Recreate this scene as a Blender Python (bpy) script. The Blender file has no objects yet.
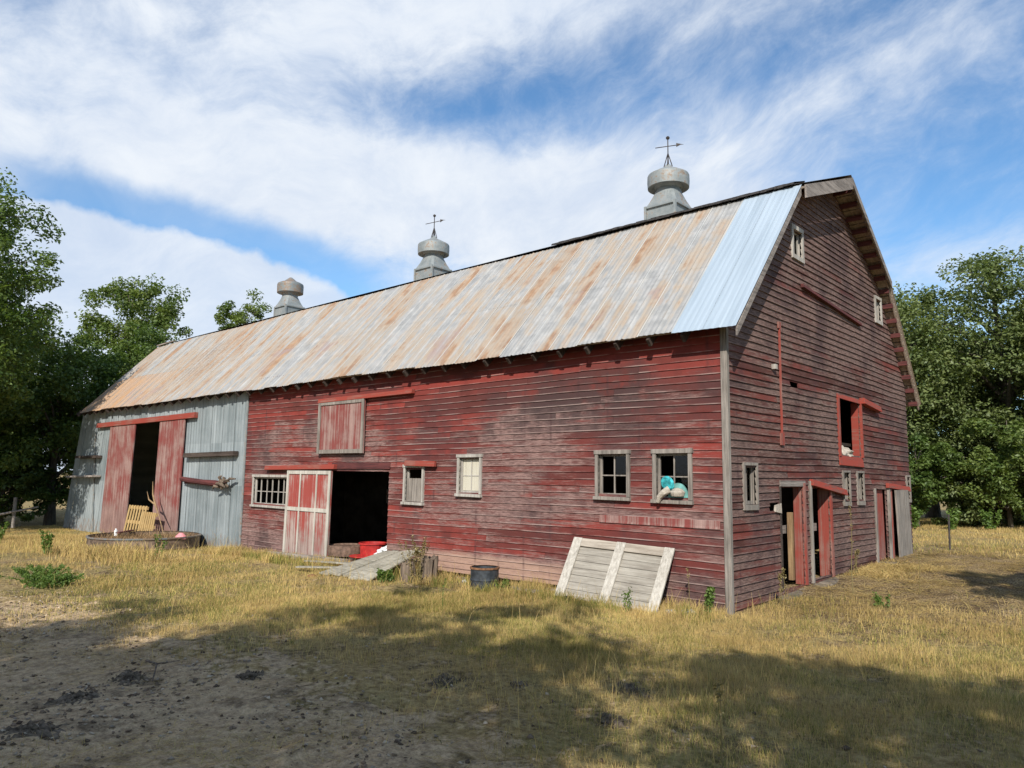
import bpy, bmesh, math, random
import numpy as np
from mathutils import Vector, Matrix, Euler
R = math.radians
random.seed(7)
rng = np.random.default_rng(11)
scene = bpy.context.scene
col = scene.collection

# ------------------------------------------------------------------ camera
YAW, PITCH, ROLL = R(42.279), R(7.104), R(0.79)
cam_d = bpy.data.cameras.new('camera'); cam = bpy.data.objects.new('camera', cam_d); col.objects.link(cam)
cam.location = (5.0187, -10.2452, 1.9)
cam_d.sensor_width = 36; cam_d.lens = 744.08 / 1024 * 36; cam_d.clip_end = 5000; cam_d.clip_start = 0.05
fw = Vector((-math.sin(YAW)*math.cos(PITCH), math.cos(YAW)*math.cos(PITCH), math.sin(PITCH)))
rt = Vector((math.cos(YAW), math.sin(YAW), 0)); up = rt.cross(fw)
r2 = rt*math.cos(ROLL) + up*math.sin(ROLL); u2 = -rt*math.sin(ROLL) + up*math.cos(ROLL)
cam.rotation_euler = Matrix((r2, u2, -fw)).transposed().to_euler()
scene.camera = cam

# ------------------------------------------------------------------ node helper
class G:
    def __init__(s, nt): s.nt = nt; s.nodes = nt.nodes; s.links = nt.links
    def put(s, sock, v):
        if v is None: return
        if isinstance(v, bpy.types.NodeSocket): s.links.new(v, sock)
        else:
            if sock.type == 'RGBA' and not isinstance(v, (int, float)) and len(v) == 3: v = (*v, 1)
            if sock.type == 'RGBA' and isinstance(v, (int, float)): v = (v, v, v, 1)
            sock.default_value = v
    def add(s, typ, ins=None, **props):
        n = s.nodes.new(typ)
        for k, v in props.items(): setattr(n, k, v)
        for k, v in (ins or {}).items(): s.put(n.inputs[k], v)
        return n
    def m(s, op, a, b=None, c=None, clamp=False):
        n = s.add('ShaderNodeMath', operation=op, use_clamp=clamp)
        for i, v in enumerate((a, b, c)): s.put(n.inputs[i], v)
        return n.outputs[0]
    def vm(s, op, a, b=None):
        n = s.add('ShaderNodeVectorMath', operation=op)
        s.put(n.inputs[0], a)
        if b is not None: s.put(n.inputs[1], b)
        return n.outputs[0]
    def noise(s, vec, scale=1, detail=4, rough=.55, dist=0):
        n = s.add('ShaderNodeTexNoise', {'Vector': vec, 'Scale': scale, 'Detail': detail, 'Roughness': rough, 'Distortion': dist})
        return n.outputs[0]
    def ss(s, x, a, b, lo=0., hi=1.):
        n = s.add('ShaderNodeMapRange', interpolation_type='SMOOTHSTEP')
        for i, v in enumerate((x, a, b, lo, hi)): s.put(n.inputs[i], v)
        return n.outputs[0]
    def mix(s, f, a, b, mode='MIX'):
        n = s.add('ShaderNodeMix', data_type='RGBA', blend_type=mode)
        s.put(n.inputs[0], f); s.put(n.inputs[6], a); s.put(n.inputs[7], b)
        return n.outputs[2]
    def sep(s, v):
        n = s.add('ShaderNodeSeparateXYZ', {0: v}); return n.outputs
    def comb(s, x, y, z):
        n = s.add('ShaderNodeCombineXYZ', {0: x, 1: y, 2: z}); return n.outputs[0]
    def attr(s, name):
        return s.add('ShaderNodeAttribute', attribute_name=name).outputs
    def obj(s): return s.add('ShaderNodeTexCoord').outputs['Object']
    def geo(s): return s.add('ShaderNodeNewGeometry').outputs['Position']
    def bump(s, h, strength=.3, dist=.01):
        return s.add('ShaderNodeBump', {'Height': h, 'Strength': strength, 'Distance': dist}).outputs[0]

MATS = {}
def material(name, fn):
    mat = bpy.data.materials.new(name); mat.use_nodes = True
    g = G(mat.node_tree); b = g.nodes['Principled BSDF']
    r = fn(g) or {}
    for k, v in r.items():
        if k == 'surface': g.links.new(v, g.nodes['Material Output'].inputs['Surface'])
        else: g.put(b.inputs[k], v)
    MATS[name] = mat
    return mat

# ---- wood siding: boards carry (random, random, height within board) in 'bd'
def siding(gable):
    def fn(g):
        P = g.geo(); x, y, z = g.sep(P)[:3]
        a = g.m('ADD', x, y)
        bd = g.sep(g.attr('bd')[1]); r1, r3, v = bd[0], bd[1], bd[2]
        off = g.m('MULTIPLY', r1, 60)
        streak = g.noise(g.comb(g.m('MULTIPLY', a, 1.3), off, g.m('MULTIPLY', z, 22)), 1, 6, .65)
        fine = g.noise(g.comb(g.m('MULTIPLY', a, 7), off, g.m('MULTIPLY', z, 110)), 1, 4, .7)
        macro = g.noise(g.comb(g.m('MULTIPLY', a, .33), 3.1 if gable else 8.3, g.m('MULTIPLY', z, .7)), 1, 4, .6)
        macro2 = g.noise(g.comb(g.m('MULTIPLY', a, .8), 21, g.m('MULTIPLY', z, .55)), 1, 5, .6)
        blot = g.noise(g.comb(g.m('MULTIPLY', a, 2.4), off, g.m('MULTIPLY', z, 3)), 1, 5, .6)
        # paint: bright red to maroon by board
        pf = g.m('ADD', g.m('MULTIPLY', r3, .28), g.m('MULTIPLY', blot, .55))
        pf = g.m('ADD', pf, g.m('MULTIPLY', macro2, .75))
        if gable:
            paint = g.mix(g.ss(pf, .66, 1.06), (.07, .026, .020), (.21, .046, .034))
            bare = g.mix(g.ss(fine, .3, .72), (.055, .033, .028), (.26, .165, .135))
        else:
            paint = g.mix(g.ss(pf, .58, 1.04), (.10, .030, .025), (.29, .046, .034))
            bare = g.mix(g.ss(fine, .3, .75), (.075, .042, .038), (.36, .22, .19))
        w = g.m('ADD', g.m('MULTIPLY', streak, 1.0), g.m('MULTIPLY', g.m('ADD', macro, g.m('MULTIPLY', g.m('SUBTRACT', macro, .5), .7)), 1.15))
        w = g.m('ADD', w, g.m('ADD', g.m('MULTIPLY', r1, .45 if gable else .26), .0 if gable else .08))
        w = g.m('ADD', w, g.m('MULTIPLY', g.m('SUBTRACT', fine, .5), .62))
        if gable:
            hi = g.ss(z, 2.0, 4.5, 0, .22)        # paint has weathered off most high on the gable
            w = g.m('ADD', w, hi)
            wf = g.ss(w, 1.02, 1.48)
        else:
            low = g.ss(g.m('ADD', z, g.m('MULTIPLY', macro, .35)), .75, .45, 0, .55)   # splash zone
            under = g.ss(z, 3.0, 3.7, 0, -.32)    # paint kept under the eave
            mid = g.ss(g.m('ABSOLUTE', g.m('SUBTRACT', z, 2.75)), .7, .1, 0, .12)
            w = g.m('ADD', g.m('ADD', g.m('ADD', w, low), under), mid)
            wf = g.ss(w, 1.20, 1.60)
        c = g.mix(wf, paint, bare)
        # dark mould / nail rust columns where studs stand
        if gable:
            dk = g.ss(g.m('ADD', macro2, g.m('MULTIPLY', blot, .45)), .66, .90, 0, .75)
        else:
            dk = g.ss(g.m('ADD', macro2, g.m('MULTIPLY', blot, .4)), .63, .86, 0, .72)
        c = g.mix(dk, c, (.045, .026, .026))
        if not gable:
            # grey-black mould patch high on the near half, bare tan splash boards low down
            gm = g.m('ADD', g.m('POWER', g.m('DIVIDE', g.m('ADD', x, 2.6), 2.6), 2.), g.m('POWER', g.m('DIVIDE', g.m('SUBTRACT', z, 3.25), .55), 2.))
            gm = g.m('EXPONENT', g.m('MULTIPLY', gm, -1))
            c = g.mix(g.m('MULTIPLY', gm, g.ss(g.m('ADD', blot, g.m('MULTIPLY', macro2, .6)), .62, .86, 0, .8)), c, (.055, .038, .036))
            tn = g.m('MULTIPLY', g.ss(g.m('ADD', z, g.m('MULTIPLY', macro2, .3)), .62, .48), g.m('MULTIPLY', g.ss(x, -8.5, -6.5), g.ss(x, -1.5, -3.5)))
            c = g.mix(g.m('MULTIPLY', tn, g.ss(streak, .3, .6, .35, .8)), c, (.43, .27, .195))
        stud = g.m('ABSOLUTE', g.m('SUBTRACT', g.m('FRACT', g.m('DIVIDE', a, .61)), .5))
        sm = g.m('MULTIPLY', g.ss(stud, .07, .0), g.ss(g.noise(g.comb(g.m('MULTIPLY', a, 1.7), 5, g.m('MULTIPLY', z, 1.6)), 1, 3), .5, .62, 0, .55))
        c = g.mix(sm, c, (.06, .03, .03))
        # worn lower edge of each board
        e = g.m('MULTIPLY', g.ss(v, .2, .03), g.ss(g.m('ADD', streak, g.m('MULTIPLY', g.m('ADD', blot, macro2), .45)), 0.80, 1.15, 0, .22 if gable else .55))
        c = g.mix(e, c, (.56, .41, .36))
        pk = g.m('MULTIPLY', g.m('GREATER_THAN', r3, 1.5), g.ss(blot, .3, .6, 0, .45))
        if not gable: c = g.mix(pk, c, (.62, .34, .29))
        h = g.m('ADD', g.m('MULTIPLY', fine, .6), g.m('MULTIPLY', streak, .5))
        return {'Base Color': c, 'Roughness': .88, 'Specular IOR Level': .18, 'Normal': g.bump(h, .55, .012)}
    return fn
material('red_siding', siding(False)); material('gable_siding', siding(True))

def wood(light, dark, axis='x', paint=None, loss=.5, scale=1., contrast=(.3, .72), g_l=1.2, low=0.):
    """weathered wood with grain along an axis, optionally with flaking paint"""
    def fn(g):
        P = g.obj(); x, y, z = g.sep(P)[:3]
        k = {'x': (g_l, 24, 24), 'y': (24, g_l, 24), 'z': (24, 24, g_l)}[axis]
        k = tuple(q*scale for q in k)
        vec = g.comb(g.m('MULTIPLY', x, k[0]), g.m('MULTIPLY', y, k[1]), g.m('MULTIPLY', z, k[2]))
        s1 = g.noise(vec, 1, 6, .65); s2 = g.noise(vec, 3.2, 4, .7); mac = g.noise(P, 1.6*scale, 4, .6)
        f = g.m('ADD', g.m('MULTIPLY', s1, .65), g.m('MULTIPLY', s2, .35))
        f = g.m('ADD', f, g.m('MULTIPLY', g.m('SUBTRACT', mac, .5), .3))
        c = g.mix(g.ss(f, *contrast), dark, light)
        if paint:
            pm = g.m('ADD', g.m('MULTIPLY', s1, .7), g.m('MULTIPLY', mac, .55))
            if low: pm = g.m('ADD', pm, g.ss(z, 1.1, .1, 0, low))
            c = g.mix(g.ss(pm, loss, loss+.16), paint, c)
        return {'Base Color': c, 'Roughness': .86, 'Specular IOR Level': .2, 'Normal': g.bump(f, .5, .008)}
    return fn
material('grey_wood_x', wood((.42, .36, .31), (.12, .10, .085), 'x'))
material('grey_wood_y', wood((.36, .31, .27), (.10, .085, .075), 'y'))
material('grey_wood_z', wood((.36, .315, .27), (.11, .095, .08), 'z'))
material('pale_wood_x', wood((.50, .44, .36), (.22, .18, .14), 'x', contrast=(.25, .68)))
material('pale_wood_z', wood((.56, .52, .45), (.25, .22, .18), 'z', contrast=(.25, .66)))
material('panel_wood', wood((.40, .365, .305), (.19, .165, .135), 'x', contrast=(.25, .7)))
material('window_wood', wood((.50, .465, .41), (.19, .165, .14), 'z', contrast=(.28, .68)))
material('cream_paint', wood((.55, .51, .41), (.33, .29, .21), 'z', contrast=(.2, .6)))
material('red_track', wood((.30, .12, .09), (.12, .05, .04), 'x', paint=(.27, .052, .036), loss=.60))
material('red_trim_y', wood((.22, .09, .07), (.10, .05, .04), 'y', paint=(.30, .055, .038), loss=.58))
material('red_trim_z', wood((.30, .15, .12), (.12, .06, .05), 'z', paint=(.25, .052, .038), loss=.57, g_l=.5))
material('red_door', wood((.50, .39, .34), (.16, .10, .085), 'z', paint=(.31, .065, .052), loss=.60, g_l=.5, low=.16))
material('faded_red_door', wood((.40, .26, .225), (.13, .07, .06), 'z', paint=(.22, .058, .050), loss=.54, g_l=.35, low=.2))
material('dark_wood', wood((.10, .075, .06), (.03, .022, .018), 'x'))
material('old_plank', wood((.47, .43, .34), (.16, .145, .11), 'x'))
material('tan_wood', wood((.42, .29, .155), (.16, .095, .05), 'z'))
material('pallet_wood', wood((.56, .40, .185), (.32, .20, .08), 'z'))
material('sheathing', wood((.46, .37, .29), (.17, .13, .10), 'y'))
material('dark_red_wood', wood((.15, .045, .04), (.05, .02, .02), 'x'))
material('stump_wood', wood((.24, .18, .13), (.04, .03, .025), 'z'))

def roof_mat(g):
    P = g.geo(); x, y, z = g.sep(P)[:3]
    b = g.sep(g.attr('bd')[1]); r1, rb, tier = b[0], b[1], b[2]
    s = g.m('ADD', y, z)
    st = g.noise(g.comb(g.m('MULTIPLY', x, 3.8), g.m('MULTIPLY', s, .4), g.m('MULTIPLY', r1, 30)), 1, 5, .6)
    bl = g.noise(g.comb(g.m('MULTIPLY', x, .9), g.m('MULTIPLY', s, .55), 4), 1, 5, .62)
    bl2 = g.noise(g.comb(g.m('MULTIPLY', x, 3.5), g.m('MULTIPLY', s, 2.2), 9), 1, 5, .65)
    fine = g.noise(P, 26, 3, .6)
    f = g.m('ADD', g.m('MULTIPLY', st, .75), g.m('MULTIPLY', bl, .55))
    f = g.m('ADD', f, g.m('MULTIPLY', g.m('SUBTRACT', r1, .5), .18))
    f = g.m('ADD', f, g.m('MULTIPLY', g.m('SUBTRACT', bl2, .5), .42))
    zinc = g.mix(g.ss(bl2, .3, .7), (.31, .305, .29), (.42, .41, .39))
    tan = g.mix(g.ss(st, .35, .65), (.30, .235, .175), (.38, .32, .255))
    rust = g.mix(g.ss(bl2, .35, .7), (.34, .185, .09), (.22, .11, .055))
    c = g.mix(g.ss(g.m('ADD', f, g.m('MULTIPLY', g.m('SUBTRACT', st, .5), .5)), .52, .72), zinc, tan)
    c = g.mix(g.ss(g.m('ADD', f, g.m('MULTIPLY', g.m('SUBTRACT', st, .5), .5)), .68, .92, 0, .8), c, rust)
    # far end, lower tier: ochre rust; grey-violet dull patch
    far = g.m('MULTIPLY', g.ss(x, -19, -24), g.ss(tier, .6, .4))
    c = g.mix(g.m('MULTIPLY', far, g.ss(bl2, .2, .6, .25, .8)), c, (.43, .25, .13))
    pu = g.ss(g.m('ADD', bl, g.m('MULTIPLY', bl2, .3)), .70, .86, 0, .7)
    c = g.mix(g.m('MULTIPLY', pu, g.ss(tier, .9, .3, .25, 1)), c, (.30, .235, .225))
    lap = g.m('GREATER_THAN', rb, .72)
    c = g.mix(g.m('MULTIPLY', lap, .6), c, (.52, .52, .49))
    c = g.mix(g.ss(fine, .55, .8, 0, .25), c, (.30, .21, .15))
    return {'Base Color': c, 'Roughness': g.ss(f, .4, .8, .5, .85), 'Metallic': g.ss(f, .75, .45, 0, .25), 'Specular IOR Level': .35,
            'Normal': g.bump(bl2, .15, .01)}
material('rusted_tin', roof_mat)
def new_tin(g):
    P = g.geo(); x, y, z = g.sep(P)[:3]
    n = g.noise(g.comb(g.m('MULTIPLY', x, 6), g.m('MULTIPLY', z, .5), 2), 1, 4)
    return {'Base Color': g.mix(g.ss(n, .3, .7), (.33, .395, .45), (.41, .48, .54)), 'Metallic': .1, 'Roughness': .5}  # bluish base colour stands in for the sky reflected in the tin
material('new_tin', new_tin)
def grey_metal(g):
    P = g.geo(); x, y, z = g.sep(P)[:3]
    b = g.sep(g.attr('bd')[1])
    st = g.noise(g.comb(g.m('MULTIPLY', x, 9), 3, g.m('MULTIPLY', z, .35)), 1, 5, .6)
    bl = g.noise(P, .9, 5, .6); fi = g.noise(g.comb(g.m('MULTIPLY', x, 4), y, g.m('MULTIPLY', z, 2)), 2, 5, .7)
    f = g.m('ADD', g.m('MULTIPLY', st, .6), g.m('MULTIPLY', bl, .4)); f = g.m('ADD', f, g.m('MULTIPLY', g.m('SUBTRACT', b[0], .5), .14))
    c = g.mix(g.ss(f, .32, .68), (.17, .20, .205), (.36, .395, .40))
    c = g.mix(g.ss(fi, .56, .74, 0, .5), c, (.44, .45, .44))
    c = g.mix(g.ss(g.m('ADD', fi, g.ss(z, .6, -.2, 0, .25)), .66, .84, 0, .6), c, (.22, .13, .08))
    return {'Base Color': c, 'Roughness': .6, 'Metallic': .15}
material('grey_metal', grey_metal)
def galv(dark=1., rust=.0):
    def fn(g):
        P = g.obj(); n = g.noise(P, 3.5, 5, .65); n2 = g.noise(P, 14, 3)
        c = g.mix(g.ss(n, .3, .7), tuple(dark*q for q in (.27, .30, .30)), tuple(dark*q for q in (.45, .475, .46)))
        c = g.mix(g.ss(g.m('ADD', n, g.m('MULTIPLY', n2, .4)), .84-rust, 1.05-rust, 0, .75), c, (.22, .13, .07))
        return {'Base Color': c, 'Roughness': .6, 'Metallic': .12}
    return fn
material('galvanised', galv(.66, .12)); material('rusty_galvanised', galv(.6, .26))
def plain(c, rough=.6, metallic=0., var=.25, sc=8, spec=.4):
    def fn(g):
        n = g.noise(g.obj(), sc, 4, .6)
        d = tuple(q*(1-var) for q in c); l = tuple(min(1, q*(1+var)) for q in c)
        return {'Base Color': g.mix(g.ss(n, .3, .7), d, l), 'Roughness': rough, 'Metallic': metallic, 'Specular IOR Level': spec, 'Normal': g.bump(n, .2, .01)}
    return fn
material('tank_metal', plain((.17, .12, .085), .7, .2, var=.55, sc=5))
material('shingle', plain((.045, .040, .038), .9, var=.5, sc=20))
material('black_paint', plain((.035, .04, .045), .55, var=.5, sc=9))
material('rust', plain((.20, .095, .045), .9, var=.5, sc=14))
material('red_plastic', plain((.42, .028, .024), .5, var=.3, sc=5))
material('brown_tub', plain((.16, .10, .07), .7, var=.4, sc=14))
material('white_plastic', plain((.78, .78, .76), .5, var=.08))
material('teal_plastic', plain((.05, .40, .43), .5, var=.55, sc=16))
material('teal_glass', plain((.16, .36, .33), .3, var=.3))
material('pink_plastic', plain((.72, .27, .28), .5, var=.15))
material('stone', plain((.40, .38, .34), .9, var=.35, sc=12))
material('dark_dirt', plain((.13, .10, .072), .95, var=.55, sc=18, spec=.1))
material('iron', plain((.06, .05, .045), .7, .3, var=.4))
material('concrete', plain((.17, .14, .11), .9, var=.25, sc=5, spec=.2))
material('straw_fill', plain((.22, .14, .075), .95, var=.6, sc=16, spec=.1))
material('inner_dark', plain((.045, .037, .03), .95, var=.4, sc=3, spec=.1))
def glass(g):
    n = g.noise(g.obj(), 3, 3)
    tr = g.add('ShaderNodeBsdfTransparent', {'Color': (.55, .58, .57, 1)}).outputs[0]
    gl = g.add('ShaderNodeBsdfGlossy', {'Color': (.9, .9, .9, 1), 'Roughness': .08, 'Normal': g.bump(n, .15, .02)}).outputs[0]
    return {'surface': g.add('ShaderNodeMixShader', {0: .035, 1: tr, 2: gl}).outputs[0]}
material('old_glass', glass)
def leaf(c1, c2, trans=.35):
    def fn(g):
        a = g.sep(g.attr('lc')[1])
        c = g.mix(a[0], c1, c2); c = g.mix(g.m('MULTIPLY', a[1], .5), c, tuple(q*.45 for q in c1))
        d = g.add('ShaderNodeBsdfPrincipled', {'Base Color': c, 'Roughness': .5, 'Specular IOR Level': .35}).outputs[0]
        t = g.add('ShaderNodeBsdfTranslucent', {'Color': g.mix(1., c, (1.25, 1.35, .6), 'MULTIPLY')}).outputs[0]
        return {'surface': g.add('ShaderNodeMixShader', {0: trans, 1: d, 2: t}).outputs[0]}
    return fn
material('leaf_dark', leaf((.060, .100, .028), (.15, .20, .055)))
material('leaf_mid', leaf((.075, .128, .032), (.185, .25, .065)))
material('leaf_light', leaf((.10, .16, .04), (.25, .30, .085)))
material('leaf_oak', leaf((.10, .145, .048), (.27, .31, .115), .3))
material('weed_green', leaf((.10, .17, .035), (.22, .31, .07)))
material('weed_dry', leaf((.22, .17, .07), (.40, .32, .14), .2))
def bark(g):
    P = g.obj(); x, y, z = g.sep(P)[:3]
    n = g.noise(g.comb(g.m('MULTIPLY', x, 12), g.m('MULTIPLY', y, 12), g.m('MULTIPLY', z, 2.2)), 1, 6, .7)
    return {'Base Color': g.mix(g.ss(n, .3, .7), (.045, .036, .028), (.17, .14, .11)), 'Roughness': .95, 'Normal': g.bump(n, .8, .03)}
material('bark', bark)
def blade(g):
    a = g.attr('lc')[1]
    d = g.add('ShaderNodeBsdfDiffuse', {'Color': a}).outputs[0]
    t = g.add('ShaderNodeBsdfTranslucent', {'Color': a}).outputs[0]
    return {'surface': g.add('ShaderNodeMixShader', {0: .3, 1: d, 2: t}).outputs[0]}
material('grass_blade', blade)
material('crumb', lambda g: {'Base Color': g.attr('lc')[1], 'Roughness': .95, 'Specular IOR Level': .1})
def ground_mat(g):
    P = g.geo(); x, y, z = g.sep(P)[:3]
    def blob(cx, cy, rx, ry):
        u = g.m('DIVIDE', g.m('SUBTRACT', x, cx), rx); v = g.m('DIVIDE', g.m('SUBTRACT', y, cy), ry)
        return g.m('EXPONENT', g.m('MULTIPLY', g.m('ADD', g.m('MULTIPLY', u, u), g.m('MULTIPLY', v, v)), -1))
    big = g.noise(P, .45, 5, .6); mid = g.noise(P, 2.1, 6, .65); fine = g.noise(P, 13, 5, .7); grit = g.noise(P, 60, 3, .7)
    straw = g.mix(g.ss(fine, .3, .7), (.22, .145, .065), (.54, .40, .19))
    litter = g.mix(g.ss(g.noise(g.comb(g.m('MULTIPLY', x, 40), g.m('MULTIPLY', y, 12), 0), 1, 4, .7), .35, .65), (.075, .048, .03), (.52, .38, .21))
    sand = g.mix(g.ss(g.m('ADD', g.m('MULTIPLY', fine, .6), g.m('MULTIPLY', grit, .4)), .3, .7), (.28, .19, .11), (.78, .575, .355))
    soil = g.mix(g.ss(fine, .35, .7), (.045, .032, .022), (.15, .105, .07))
    green = g.mix(g.ss(fine, .3, .7), (.09, .10, .030), (.24, .22, .07))
    c = g.mix(g.ss(big, .4, .65, 0, .5), straw, green)
    c = g.mix(g.ss(mid, .5, .66, 0, .65), c, soil)
    s = g.m('ADD', blob(-4.6, -7.6, 3.2, 1.5), g.m('MULTIPLY', blob(-7.2, -6.9, 2.2, .9), .95))
    s = g.m('ADD', s, g.m('MULTIPLY', blob(-1.6, -7.4, 2.6, 1.2), 1.05))
    s = g.m('ADD', s, g.m('MULTIPLY', blob(1.2, -6.9, 1.9, .9), .9))
    s = g.m('ADD', s, g.m('MULTIPLY', blob(-1.2, -9.0, 2.2, 1.0), .9))
    s = g.m('ADD', s, g.m('MULTIPLY', blob(-22, -7.5, 7, 1.2), .5))
    sm = g.ss(g.m('ADD', g.m('ADD', s, g.m('MULTIPLY', g.m('SUBTRACT', mid, .5), 4.2)), g.m('MULTIPLY', g.m('SUBTRACT', fine, .5), 1.6)), .36, .86, 0, .92)
    c = g.mix(sm, c, sand)
    dk = g.ss(g.m('ADD', g.m('MULTIPLY', g.noise(P, 1.3, 6, .68), .7), g.m('MULTIPLY', g.noise(P, 5., 5, .65), .5)), .60, .74, 0, .62)
    c = g.mix(g.m('MULTIPLY', dk, g.ss(y, -2.5, -5)), c, soil)
    l = g.m('ADD', blob(1.4, 3.4, 1.7, 4.2), blob(2.5, 8.5, 3.5, 5))
    lm = g.ss(g.m('ADD', l, g.m('MULTIPLY', g.m('SUBTRACT', mid, .5), .8)), .3, .6)
    c = g.mix(lm, c, litter)
    c = g.mix(g.m('MULTIPLY', lm, g.ss(g.m('ADD', mid, g.m('MULTIPLY', fine, .3)), .58, .78, 0, .75)), c, (.085, .055, .036))
    return {'Base Color': c, 'Roughness': .97, 'Specular IOR Level': .08, 'Normal': g.bump(g.m('ADD', g.m('ADD', g.m('MULTIPLY', fine, .7), g.m('MULTIPLY', grit, .3)), g.m('MULTIPLY', g.noise(P, 5., 4, .6), 1.2)), 1., .07)}
material('ground', ground_mat)

# ------------------------------------------------------------------ mesh helper
class MB:
    def __init__(s): s.v = []; s.f = []; s.c = []; s.mi = []; s.cur = 0; s.colr = (0, 0, 0)
    def vert(s, p): s.v.append(tuple(p)); return len(s.v)-1
    def face(s, idx, cols=None):
        s.f.append(tuple(idx)); s.mi.append(s.cur); s.c.append(cols or [s.colr]*len(idx))
    def quad(s, a, b, c, d, cols=None):
        i = len(s.v); s.v += [tuple(a), tuple(b), tuple(c), tuple(d)]; s.face((i, i+1, i+2, i+3), cols)
    def hexa(s, p, cols=None):        # 8 corners: bottom loop 0-3, top loop 4-7
        i = len(s.v); s.v += [tuple(q) for q in p]
        for q in ((0, 3, 2, 1), (4, 5, 6, 7), (0, 1, 5, 4), (1, 2, 6, 5), (2, 3, 7, 6), (3, 0, 4, 7)):
            s.face([i+k for k in q])
    def box(s, x0, x1, y0, y1, z0, z1):
        s.hexa([(x0, y0, z0), (x1, y0, z0), (x1, y1, z0), (x0, y1, z0), (x0, y0, z1), (x1, y0, z1), (x1, y1, z1), (x0, y1, z1)])
    def beam(s, a, b, w, t, upv=(0, 0, 1), jit=0):   # bar from a to b, width w (sideways), thickness t along upv-ish
        a, b = Vector(a), Vector(b); d = (b-a).normalized(); sd = d.cross(Vector(upv))
        if sd.length < 1e-4: sd = d.cross(Vector((1, 0, 0)))
        sd.normalize(); u = sd.cross(d).normalized()
        sd = sd*w/2; u = u*t/2
        s.hexa([a-sd-u, a+sd-u, b+sd-u, b-sd-u, a-sd+u, a+sd+u, b+sd+u, b-sd+u])
    def tube(s, pts, rad, n=8, cap=True):
        pts = [Vector(p) for p in pts]
        if not hasattr(rad, '__len__'): rad = [rad]*len(pts)
        rings = []; pd = None
        for k, p in enumerate(pts):
            d = (pts[min(k+1, len(pts)-1)]-pts[max(k-1, 0)]).normalized()
            sd = d.cross(Vector((0.31, .2, 1)).normalized())
            if sd.length < .05: sd = d.cross(Vector((1, 0, 0)))
            sd.normalize(); u = sd.cross(d)
            i0 = len(s.v)
            for q in range(n):
                an = 2*math.pi*q/n
                s.v.append(tuple(p+(sd*math.cos(an)+u*math.sin(an))*rad[k]))
            rings.append(i0)
        for a, b in zip(rings[:-1], rings[1:]):
            for q in range(n): s.face((a+q, a+(q+1) % n, b+(q+1) % n, b+q))
        if cap:
            s.face(tuple(range(rings[0], rings[0]+n))[::-1]); s.face(tuple(range(rings[-1], rings[-1]+n)))
    def lathe(s, cx, cy, prof, n=24, close=False):
        rings = []
        for r, z in prof:
            rings.append(len(s.v))
            for q in range(n):
                an = 2*math.pi*q/n; s.v.append((cx+r*math.cos(an), cy+r*math.sin(an), z))
        for a, b in zip(rings[:-1], rings[1:]):
            for q in range(n): s.face((a+q, a+(q+1) % n, b+(q+1) % n, b+q))
    def build(s, name, mat, parent=None, recalc=True, smooth=False, attr=None, bevel=0):
        me = bpy.data.meshes.new(name)
        off = Vector((0, 0, 0))
        q = parent
        while q is not None: off += q.location; q = q.parent
        v = [(a[0]-off.x, a[1]-off.y, a[2]-off.z) for a in s.v]
        me.from_pydata(v, [], s.f)
        for m_ in (mat if isinstance(mat, (list, tuple)) else [mat]): me.materials.append(MATS[m_])
        me.polygons.foreach_set('material_index', s.mi)
        if attr:
            at = me.color_attributes.new(attr, 'FLOAT_COLOR', 'CORNER')
            at.data.foreach_set('color', np.array([(*c[:3], 1.) for fc in s.c for c in fc], dtype=np.float32).ravel())
        if recalc or bevel:
            bm = bmesh.new(); bm.from_mesh(me)
            if bevel:
                bmesh.ops.remove_doubles(bm, verts=bm.verts, dist=1e-5)
                bmesh.ops.bevel(bm, geom=list(bm.edges), offset=bevel, segments=1, affect='EDGES', clamp_overlap=True)
            if recalc: bmesh.ops.recalc_face_normals(bm, faces=bm.faces)
            bm.to_mesh(me); bm.free()
        if smooth: me.polygons.foreach_set('use_smooth', [True]*len(me.polygons))
        me.update()
        o = bpy.data.objects.new(name, me); col.objects.link(o)
        if parent is not None: o.parent = parent
        return o
def tag(o, label=None, cat=None, group=None, kind=None):
    if label: o['label'] = label
    if cat: o['category'] = cat
    if group: o['group'] = group
    if kind: o['kind'] = kind
    return o
def thing(name, label, cat, loc=(0, 0, 0), group=None):
    o = bpy.data.objects.new(name, None); o.empty_display_size = .2; col.objects.link(o); o.location = loc
    return tag(o, label, cat, group)
def bulk(name, V, F, mat, parent=None, lc=None, smooth=False):
    """numpy mesh: V (n,3), F (m,k) of one polygon size; lc per-face colour"""
    me = bpy.data.meshes.new(name); k = F.shape[1]
    me.vertices.add(len(V)); me.vertices.foreach_set('co', V.astype(np.float32).ravel())
    me.loops.add(F.size); me.loops.foreach_set('vertex_index', F.astype(np.int32).ravel())
    me.polygons.add(len(F)); me.polygons.foreach_set('loop_start', np.arange(0, F.size, k, dtype=np.int32))
    me.polygons.foreach_set('loop_total', np.full(len(F), k, dtype=np.int32))
    me.update(calc_edges=True)
    if lc is not None:
        at = me.color_attributes.new('lc', 'FLOAT_COLOR', 'CORNER')
        c4 = np.ones((len(F), k, 4), np.float32); c4[:, :, :3] = lc[:, None, :]
        at.data.foreach_set('color', c4.ravel())
    me.materials.append(MATS[mat])
    if smooth: me.polygons.foreach_set('use_smooth', [True]*len(F))
    me.validate()
    o = bpy.data.objects.new(name, me); col.objects.link(o)
    if parent is not None: o.parent = parent
    return o

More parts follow.
